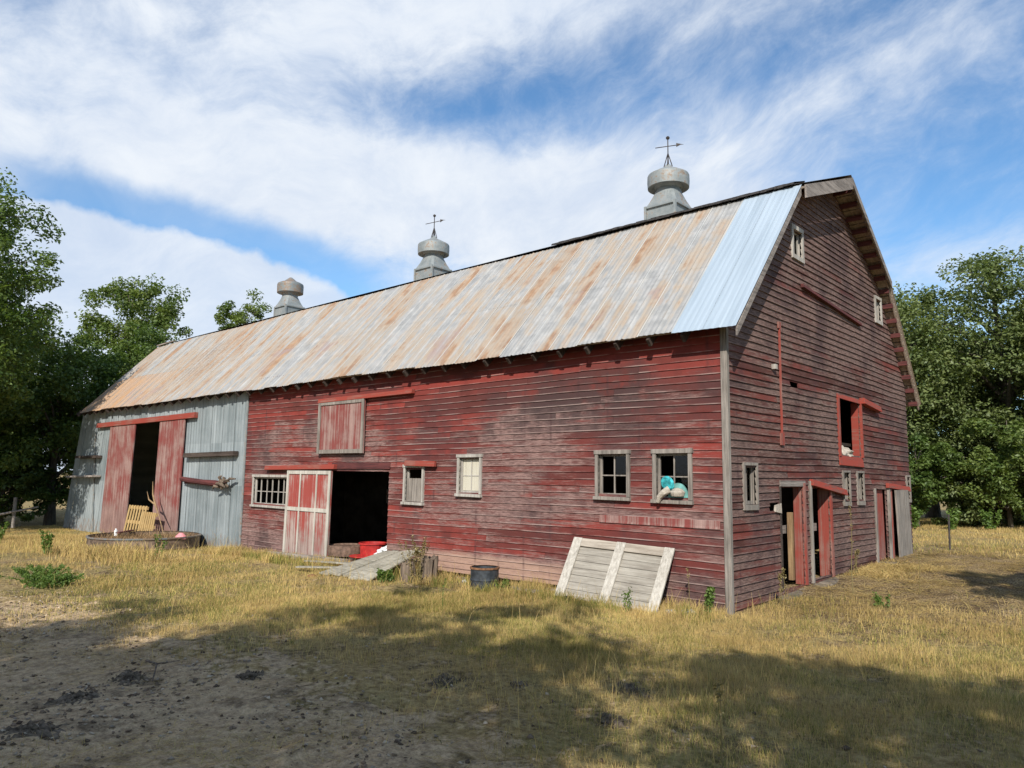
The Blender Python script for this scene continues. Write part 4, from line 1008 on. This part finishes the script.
make_tree('bush', 'dark undergrowth bush at the far end of the metal wall', 'bush', -30.2, -1.6, 3.4, 1.9, -.2, 'leaf_dark', 21, 80, 130, .16, GL, 'round', .06)
make_tree('bush', 'dark undergrowth bush behind the tall grey trunk', 'bush', -31.2, -4.2, 3.6, 2.2, -.2, 'leaf_dark', 22, 80, 130, .16, GL, 'round', .06)
make_tree('bush', 'dark bush low at the left edge of the photo', 'bush', -34, -5.6, 4.2, 2.6, -.3, 'leaf_mid', 27, 90, 130, .18, GL, 'round', .06)
make_tree('bush', 'mid green bush between the grey trunk and the metal wall', 'bush', -32.6, -2.2, 4.4, 2.4, -.3, 'leaf_mid', 28, 90, 130, .17, GL, 'round', .06)
# yard trees behind and beside the camera: they throw the shade on the grass
GS = 'yard trees behind the camera'
make_tree('yard_tree', 'yard tree behind the camera shading the middle of the grass', 'tree', 4.5, -15.2, 10.5, 3.6, 4.6, 'leaf_mid', 31, 118, 70, .24, GS, 'round', .25)
make_tree('yard_tree', 'yard tree at the right of the camera shading the right of the grass', 'tree', 9.2, -13.0, 9.8, 3.1, 5.0, 'leaf_mid', 32, 80, 70, .24, GS, 'round', .25)
make_tree('yard_tree', 'yard tree behind the camera shading the sandy ground', 'tree', 1.2, -18.2, 11.0, 3.6, 5.4, 'leaf_mid', 33, 75, 70, .24, GS, 'round', .25)
make_tree('yard_tree', 'small yard tree by the gable yard throwing shade on the straw', 'tree', 7.2, -1.6, 7.2, 1.7, 4.6, 'leaf_mid', 34, 50, 70, .22, GS, 'round', .15)

def again(src, label, x, y, rz):
    c = src.copy(); col.objects.link(c); c.location = (x, y, gzs(x, y)); c.rotation_euler = (0, 0, rz); c['label'] = label
    for ch in list(src.children):
        d = ch.copy(); col.objects.link(d); d.parent = c
yt = [o for o in col.objects if o.name.startswith('yard_tree')][0]
again(yt, 'yard tree behind the camera shading the sand at the bottom of the yard', 4.6, -17.8, 3.)
again(yt, 'yard tree added far behind the camera on the left to block sky light', -10, -27, 1.)  # this and the next two: unseen trees added to cut sky fill light
again(yt, 'yard tree added far behind the camera in the middle to block sky light', -2, -30, 2.2)
again(yt, 'yard tree added behind the camera well to the right to block sky light', 15, -20, 4.)
# ------------------------------------------------------------------ grass
CAM = np.array([5.0187, -10.2452])
def in_view(x, y, pad=.06):
    dx, dy = x-CAM[0], y-CAM[1]; c, s = math.cos(YAW), math.sin(YAW)
    rx = dx*c+dy*s; ry = -dx*s+dy*c
    return (ry > 1.5) & (np.abs(rx) < ry*(.69+pad)+.5)
def inside(x, y, m=.05): return (x < m) & (x > -28.2) & (y > -m-.05) & (y < W+.1)
def gblob(x, y, cx, cy, rx, ry): return np.exp(-((x-cx)/rx)**2-((y-cy)/ry)**2)
def sandy(x, y):
    s = gblob(x, y, -4.6, -7.6, 3.2, 1.5)+.95*gblob(x, y, -7.2, -6.9, 2.2, .9)+1.05*gblob(x, y, -1.6, -7.4, 2.6, 1.2)+.9*gblob(x, y, 1.2, -6.9, 1.9, .9)+.9*gblob(x, y, -1.2, -9, 2.2, 1.)
    return s
def dens(x, y):
    n = vnoise(x*1.1, y*1.1, 11)*.6+vnoise(x*3.1, y*3.1, 12)*.4
    d = .30+.8*np.clip((n-.32)*2.4, 0, 1)
    band = np.exp(-((y+2.6-.05*x)/2.3)**2)*(x > -9)
    d = d+.55*band
    d = d*np.clip(1.15-1.05*sandy(x, y)+1.8*(n-.5), .03, 1)
    lit = gblob(x, y, 1.4, 3.4, 1.6, 4.4)+gblob(x, y, 2.5, 7.5, 2.5, 4)
    near = np.clip((y+6.0)/2.2+.25*np.clip(x-1, 0, 3), .16, 1)
    return d*np.clip(1.1-1.0*lit, .10, 1)*near
def grass(name, n, xr, yr, hgt, wid, label, flat=0., dfun=dens, green=.35, seed=1, dmin=0, dmax=200):
    rg = np.random.default_rng(seed)
    x = rg.uniform(*xr, n*6); y = rg.uniform(*yr, n*6); dd = np.hypot(x-CAM[0], y-CAM[1])
    k = in_view(x, y) & ~inside(x, y) & (dd > dmin) & (dd < dmax) & (rg.random(n*6) < dfun(x, y)/1.4)
    x, y, dd = x[k][:n], y[k][:n], dd[k][:n]; n = len(x)
    tuft = vnoise(x*2.3, y*2.3, 31); gp = vnoise(x*.55, y*.55, 32)*.6+vnoise(x*2., y*2., 33)*.4
    h = hgt*rg.uniform(.35, 1.25, n)*(.45+.7*tuft+.6*vnoise(x*.8, y*.8, 35)**2); wd = wid*rg.uniform(.6, 1.3, n)*np.clip(dd/10, .75, 1.5)
    an = rg.uniform(0, 2*np.pi, n); ln = rg.uniform(.15, .75, n)+flat
    z = gz(x, y)-.008
    base = np.stack([x, y, z], 1); dr = np.stack([np.cos(an), np.sin(an), 0*an], 1)
    # width faces roughly to the viewer: random yaw
    sa = rg.uniform(0, 2*np.pi, n); sd = np.stack([np.cos(sa), np.sin(sa), 0*sa], 1)*wd[:, None]/2
    upv = np.stack([0*x, 0*x, h/np.sqrt(1+(ln*1.0)**2)], 1)
    m = base+dr*(h*ln*.22)[:, None]+upv*.55; tip = base+dr*(h*ln*.8)[:, None]+upv
    V = np.stack([base-sd, base+sd, m+sd*.8, m-sd*.8, tip+sd*.12, tip-sd*.12], 1).reshape(-1, 3)
    i = np.arange(n)*6
    F = np.concatenate([np.stack([i, i+1, i+2, i+3], 1), np.stack([i+3, i+2, i+4, i+5], 1)])
    c_straw = np.array([.70, .525, .195]); c_tan = np.array([.50, .345, .16]); c_gr = np.array([.135, .175, .045]); c_yg = np.array([.52, .42, .13])
    r = rg.random((n, 1)); colr = c_straw*r+c_tan*(1-r)
    gm = (np.clip((gp-.40)*3.2, 0, 1)*green*1.6+.06)[:, None]
    pick = rg.random((n, 1)) < gm; r = rg.random((n, 1)); colr = np.where(pick, c_gr*r+c_yg*(1-r), colr)
    pt = vnoise(x*.9, y*.9, 61)*.6+vnoise(x*3.3, y*3.3, 62)*.4; colr = colr*rg.uniform(.7, 1.15, (n, 1))*(.72+.55*pt)[:, None]*np.array([1., .96, .9])**(1.5*(.5-pt))[:, None]
    o = bulk(name, V, F, 'grass_blade', None, np.concatenate([colr, colr]))
    return tag(o, label, 'grass', kind='stuff')
grass('grass', 230000, (-12, 7), (-9, 3), .085, .0042, 'short dry yellow grass covering the yard in front of the barn', seed=1, green=.34, dmax=13)
def dry_d(x, y):
    n = vnoise(x*.6, y*.6, 41)*.6+vnoise(x*2.2, y*2.2, 42)*.4
    return np.clip(.08+2.4*(n-.36), 0.02, 1.3)*np.clip(.5+.5*(y+5.5)/2, .35, 1)*np.clip(1.1-gblob(x, y, -20, -6.5, 9, 1.3)-.8*gblob(x, y, -9, -7.2, 3, 1.), .06, 1)*(np.hypot(x-tc[0], y-tc[1]) > tr+.05)
grass('dry_grass', 130000, (-30, 4), (-8, 0), .085, .005, 'taller straw coloured grass in the left half of the yard', seed=2, green=.3, dmin=11, dmax=40, dfun=dry_d)
grass('tall_grass', 5000, (-22, -12.5), (-4.6, -1.2), .26, .010, 'tall dry grass standing in front of the rusty tank', seed=3, green=.3, dfun=lambda x, y: np.clip(gblob(x, y, -16.0, -3.0, 3.2, .6)*1.6*(np.hypot(x-tc[0], y-tc[1]) > tr+.03), 0, 1.4))
grass('field_grass', 70000, (-9, 12), (9, 30), .10, .008, 'pale dry grass of the field past the gable', seed=4, green=.3, dfun=lambda x, y: np.clip(2.*(vnoise(x*.6, y*.6, 44)*.6+vnoise(x*2, y*2, 45)*.4-.2), 0.05, 1.4)*np.clip((y-7)/9, .2, 1))
grass('wall_weeds', 16000, (-14, 0), (-1.1, -.06), .20, .007, 'yellow green grass along the foot of the red wall', seed=5, green=.9, dfun=lambda x, y: np.clip(1.3*vnoise(x*1.4, y*1.4, 45), 0, 1))
grass('straw_litter', 22000, (.1, 6), (-.2, 12), .16, .006, 'loose straw litter lying in the gable yard', flat=3.2, seed=6, green=.03, dfun=lambda x, y: np.clip(.3+vnoise(x*1.5, y*1.5, 46), 0, 1.4))
grass('straw_litter', 26000, (-9, 5), (-9, -3), .10, .005, 'loose straw litter lying on the sandy ground', flat=3.5, seed=7, green=.05, dfun=lambda x, y: np.clip(1.6*(vnoise(x*1.3, y*1.3, 47)-.25), 0, 1.2))
grass('seed_stalks', 2600, (-22, 5), (-6, 2), .42, .0045, 'scattered taller dry seed stalks in the grass before the barn', seed=9, green=.15, dfun=lambda x, y: np.clip(2.2*(vnoise(x*.7, y*.7, 48)-.35), 0, 1.2)*np.clip(1-sandy(x, y), 0, 1))
grass('green_tufts', 9000, (-14, 6), (-6.5, 1.5), .09, .010, 'low green tufts among the dry grass', flat=.5, seed=10, green=3., dfun=lambda x, y: np.clip(4*(vnoise(x*1.2, y*1.2, 49)*.5+vnoise(x*3.6, y*3.6, 50)*.5-.56), 0, 1.2))
grass('straw_mound', 5000, (.05, 1.3), (4.4, 7.2), .13, .006, 'heap of pale dry grass against the gable wall', flat=.8, seed=8, green=.0, dfun=lambda x, y: np.clip(1.5*gblob(x, y, .2, 5.6, .7, 1.1), 0, 1.4))

def crumbs():
    rg = np.random.default_rng(91); n = 26000; x = rg.uniform(-9, 4, n); y = rg.uniform(-9.3, -3.5, n)
    w = np.clip(.10+.9*sandy(x, y), 0, 1)*np.clip(2.5*(vnoise(x*1.6, y*1.6, 92)*.6+vnoise(x*5, y*5, 93)*.4-.3), .05, 1)
    k = in_view(x, y) & (rg.random(n) < w); x, y = x[k], y[k]; n = len(x); s = .004+.020*rg.random(n)**3.2
    b = np.stack([x, y, gz(x, y)+s*.25], 1); D6 = np.array([[1, 0, 0], [0, 1, 0], [-1, 0, 0], [0, -1, 0], [0, 0, .8], [0, 0, -.8]])
    V = (b[:, None, :]+(D6[None]+rg.normal(size=(n, 6, 3))*.28)*s[:, None, None]*np.array([1.25, 1.1, .8])).reshape(-1, 3)
    T = np.array([[0, 1, 4], [1, 2, 4], [2, 3, 4], [3, 0, 4], [1, 0, 5], [2, 1, 5], [3, 2, 5], [0, 3, 5]])
    F = (np.arange(n)[:, None, None]*6+T[None]).reshape(-1, 3)
    pal = np.array([[.30, .24, .18], [.20, .145, .10], [.12, .085, .06], [.46, .37, .27]])[rg.integers(0, 4, n)]*rg.uniform(.7, 1.2, (n, 1))
    tag(bulk('dirt_crumbs', V, F, 'crumb', None, np.repeat(pal, 8, 0)), 'crumbs of dirt and small pebbles strewn on the sandy ground', 'dirt', kind='stuff')
def tank_straw():
    rg = np.random.default_rng(77); n = 1600; a = rg.uniform(0, 6.28, n); r = tr*.95*np.sqrt(rg.random(n)); x = tc[0]+r*np.cos(a); y = tc[1]+r*np.sin(a)
    an = rg.uniform(0, 6.28, n); h = rg.uniform(.08, .3, n); el = rg.uniform(-.05, 1.0, n); d = np.stack([np.cos(an)*np.cos(el), np.sin(an)*np.cos(el), np.sin(el)], 1)*h[:, None]
    b = np.stack([x, y, 0*x+.04], 1); s = np.stack([-np.sin(an), np.cos(an), 0*an], 1)*.006
    V = np.stack([b-s, b+s, b+d+s*.4, b+d-s*.4], 1).reshape(-1, 3); F = np.arange(n*4).reshape(-1, 4)
    c = np.array([.38, .25, .13])*rg.uniform(.4, 1.2, (n, 1)); tag(bulk('dead_straw', V, F, 'grass_blade', None, c), 'dead brown stalks sticking out of the round rusty tank', 'straw', kind='stuff')
tank_straw(); crumbs()
# ------------------------------------------------------------------ single weeds
def weed(x, y, h, label, seed, n_leaf=40, size=.05, mat='weed_green', spread=.10, name='weed', bushy=1, top=0., cat='weed'):
    rg = np.random.default_rng(seed); z = gzs(x, y); t = thing(name, label, cat, (x, y, z)); mb = MB(); cs = []
    for b in range(bushy):
        a = rg.uniform(0, 6.28); sp = spread*(rg.uniform(.3, 1) if bushy > 1 else .4); hh = h*rg.uniform(.65, 1) if bushy > 1 else h
        pts = [Vector((x+rg.normal()*.02*bushy**.5, y+rg.normal()*.02*bushy**.5, z-.02))]
        for k in range(1, 5): pts.append(Vector((pts[0].x+math.cos(a)*sp*k/4+rg.normal()*.008, pts[0].y+math.sin(a)*sp*k/4+rg.normal()*.008, z+hh*k/4)))
        mb.tube(pts, [.006*max(1, h), .005*max(1, h), .004*max(1, h), .003, .002], 5)
        for k in range(n_leaf):
            f = rg.uniform(.12, 1)
            if top and rg.random() < top: f = rg.uniform(.82, 1.02)
            q = f*4; i0 = min(3, int(q)); c = pts[i0].lerp(pts[i0+1], q-i0); cs.append((c.x-x, c.y-y, c.z-z))
    mb.build('stem', mat, t, recalc=False)
    cs = np.array(cs); V, F, lc = leaves(cs, np.full(len(cs), size*.9), 1, size, rg, .2); bulk('leaves', V, F, mat, t, lc)
    return t
weed(2.62, -5.55, .55, 'single dry mullein stalk standing alone at the bottom of the grass', 1, 60, .035, 'weed_dry', .05, 'mullein', top=.6)
weed(.85, 2.6, 1.55, 'tall thin yellow weed stalk in front of the gable wall', 2, 60, .035, 'weed_dry', .1, 'weed_stalk', top=.3)
weed(-3.2, -2.6, .45, 'small dark seed stalk in the grass below the drum', 3, 30, .03, 'weed_green', .04, 'weed_stalk', top=.5)
weed(-.22, -.25, .42, 'leafy green weed at the foot of the corner post', 4, 90, .05, 'weed_green', .1, 'leafy_weed', 4)
weed(-1.25, -.85, .38, 'green weed in front of the leaning panel', 5, 40, .05, 'weed_green', .1, 'leafy_weed', 2)
weed(-.5, -.3, .62, 'tall dry weed between the leaning panel and the corner post', 6, 30, .03, 'weed_dry', .08, 'weed_stalk', top=.5)
weed(-5.75, -.95, .85, 'clump of dry weeds growing over the taller stump', 7, 45, .045, 'weed_dry', .3, 'dry_weed', 18, top=.4)
weed(.35, 1.0, .62, 'dry brown weed against the near gable wall', 8, 40, .04, 'weed_dry', .1, 'dry_weed', 3, top=.4)
weed(1.5, 1.9, .24, 'low round green weed in the straw of the gable yard', 9, 50, .04, 'weed_green', .1, 'leafy_weed', 5)
weed(1.6, 3.4, .75, 'thin dry weed in the straw of the gable yard', 10, 30, .03, 'weed_dry', .08, 'weed_stalk', 2, top=.5)
weed(.25, 4.6, .55, 'pale dry weed on the straw heap by the gable', 11, 40, .035, 'weed_dry', .12, 'dry_weed', 4, top=.4)
weed(-13.2, -2.6, .62, 'green weed standing in front of the near side of the tank', 12, 60, .06, 'weed_green', .15, 'leafy_weed', 3)
weed(-16.2, -4.0, .62, 'tall green weed standing in front of the rusty tank', 13, 120, .07, 'weed_green', .2, 'leafy_weed', 5)
weed(-9.9, -5.75, .22, 'broad low green weed clump at the left of the yard', 14, 70, .04, 'weed_green', .55, 'leafy_weed', 60)
weed(-11.0, -5.6, .26, 'second low green weed clump at the left edge of the yard', 15, 70, .04, 'weed_green', .55, 'leafy_weed', 50)
weed(-22.5, -3.5, .6, 'tall yellow weed near the far end of the metal wall', 16, 80, .07, 'weed_green', .3, 'leafy_weed', 4, top=.3)
weed(-6.15, -1.3, .24, 'bright green grass clump growing under the plank ramp', 17, 90, .06, 'weed_green', .25, 'leafy_weed', 8)
weed(-3.75, -.75, .2, 'bright green clump beside the drum', 18, 60, .05, 'weed_green', .15, 'leafy_weed', 5)
for k, (x, y) in enumerate(((-3.6, 19.2), (-2.6, 19.6), (-1.4, 19.9), (-.2, 19.7), (1.0, 20))):
    tag(weed(x, y, .8, 'bright green weed clump along the edge of the trees past the gable', 30+k, 60, .12, 'weed_green', .4, 'leafy_weed', 8), group='weeds at the tree edge')
tall = (.2, 21, 1.2)

# ------------------------------------------------------------------ light
sdir = Vector((.60, -1.0, .83)).normalized()
sl_ = bpy.data.lights.new('sun', 'SUN'); sl_.energy = 5.0; sl_.angle = R(.53); sl_.color = (1, .955, .88)
so = bpy.data.objects.new('sun', sl_); col.objects.link(so); so.rotation_euler = (-sdir).to_track_quat('-Z', 'Y').to_euler()
world = bpy.data.worlds.new('World'); scene.world = world; world.use_nodes = True
g = G(world.node_tree); bg = g.nodes['Background']
sky = g.add('ShaderNodeTexSky', sky_type='NISHITA'); sky.sun_disc = False
sky.sun_elevation = math.asin(sdir.z); sky.sun_rotation = math.atan2(sdir.x, sdir.y); sky.air_density = 1.0; sky.dust_density = .15; sky.ozone_density = 2.5; sky.altitude = 300
D = g.vm('NORMALIZE', g.add('ShaderNodeTexCoord').outputs['Generated']); dx, dy, dz = g.sep(D)[:3]
c_, s_ = math.cos(YAW), math.sin(YAW)
rx = g.m('ADD', g.m('MULTIPLY', dx, c_), g.m('MULTIPLY', dy, s_)); ry = g.m('ADD', g.m('MULTIPLY', dx, -s_), g.m('MULTIPLY', dy, c_))
az = g.m('ARCTAN2', rx, ry); el = g.m('ARCSINE', dz)
def gauss(a0, e0, sa, se, th, amp):
    u = g.m('SUBTRACT', az, a0); v = g.m('SUBTRACT', el, e0); c, s = math.cos(th), math.sin(th)
    p = g.m('DIVIDE', g.m('ADD', g.m('MULTIPLY', u, c), g.m('MULTIPLY', v, s)), sa); q = g.m('DIVIDE', g.m('ADD', g.m('MULTIPLY', u, -s), g.m('MULTIPLY', v, c)), se)
    return g.m('MULTIPLY', g.m('EXPONENT', g.m('MULTIPLY', g.m('ADD', g.m('MULTIPLY', p, p), g.m('MULTIPLY', q, q)), -1)), amp)
warp = g.add('ShaderNodeTexNoise', {'Vector': D, 'Scale': 3.5, 'Detail': 3}).outputs[1]
Dw = g.vm('ADD', D, g.vm('MULTIPLY', g.vm('SUBTRACT', warp, (.5, .5, .5)), (.16, .16, .16)))
wx, wy, wz = g.sep(Dw)[:3]
wr = g.m('ADD', g.m('MULTIPLY', wx, c_), g.m('MULTIPLY', wy, s_))
uu = g.m('ADD', g.m('MULTIPLY', wr, .94), g.m('MULTIPLY', wz, .34)); vv = g.m('ADD', g.m('MULTIPLY', wr, -.34), g.m('MULTIPLY', wz, .94))
n1 = g.noise(g.comb(g.m('MULTIPLY', uu, 4.2), g.m('MULTIPLY', vv, 8.), 1.7), 1, 8, .6)
n2 = g.noise(g.comb(g.m('MULTIPLY', uu, 13), g.m('MULTIPLY', vv, 22), 5.2), 1, 7, .66)
n3 = g.noise(Dw, 30, 6, .6)
B = None
for q in ((-.28, .375, .42, .075, .06, .62), (.13, .355, .17, .07, .0, .42), (-.02, .32, .22, .06, -.2, .30), (-.5, .47, .3, .07, .25, .34), (-.25, .56, .3, .06, .1, .30), (.46, .455, .26, .07, .35, .12), (.04, .60, .2, .04, 0, .36), (.30, .33, .10, .05, 0, .25),
          (-.06, .475, .16, .035, .15, -.30), (.03, .435, .08, .025, .2, -.22), (.28, .50, .20, .05, .2, -.12), (.57, .34, .16, .07, 0, -.10), (-.60, .40, .05, .03, .4, -.12), (.62, .24, .2, .06, 0, .20), (-.42, .52, .1, .03, .4, -.2)):
    t_ = gauss(*q); B = t_ if B is None else g.m('ADD', B, t_)
den = g.m('ADD', g.m('ADD', g.m('MULTIPLY', n1, .62), g.m('MULTIPLY', n2, .58)), g.m('ADD', B, .0))
den = g.m('ADD', den, g.m('MULTIPLY', g.m('SUBTRACT', n3, .5), .14))
d1 = g.ss(den, .36, 1.08)
# cumulus bank with a crisp top, low at the left, and the blue slit over it
edge = g.m('ADD', g.m('ADD', .262, g.m('MULTIPLY', az, -.075)), g.m('MULTIPLY', g.m('SUBTRACT', g.noise(D, 13, 5, .55), .5), .050))
edge = g.m('SUBTRACT', edge, g.m('MULTIPLY', g.ss(az, -.40, .05), .11))
diff = g.m('SUBTRACT', edge, el)
bank = g.m('MULTIPLY', g.ss(diff, -.003, .012), g.ss(az, .0, -.3))
slit = g.m('MULTIPLY', g.m('MULTIPLY', g.ss(diff, -.055, -.02), g.ss(az, -.12, -.24)), g.ss(az, -.66, -.56))
d1 = g.m('MULTIPLY', d1, g.m('SUBTRACT', 1, g.m('MULTIPLY', slit, .8)))
dens_ = g.m('MAXIMUM', d1, g.m('MULTIPLY', bank, .93))
shade = g.ss(g.m('ADD', g.m('MULTIPLY', n2, .5), g.m('MULTIPLY', n1, .5)), .3, .7)
cl = g.mix(shade, (7.4, 8.5, 10.3), (10.0, 10.6, 11.4))
skyc = g.mix(1., sky.outputs[0], (1.3, 1.75, 1.95), 'MULTIPLY')
g.put(bg.inputs['Color'], g.mix(dens_, skyc, cl)); g.put(bg.inputs['Strength'], .080)

scene.view_settings.view_transform = 'Standard'; scene.view_settings.look = 'None'; scene.view_settings.gamma = 1; scene.view_settings.exposure = .12
scene.view_settings.use_curve_mapping = False
scene.render.engine = 'CYCLES'
scene.cycles.max_bounces = 6; scene.cycles.diffuse_bounces = 2; scene.cycles.transparent_max_bounces = 12
scene.cycles.use_denoising = True
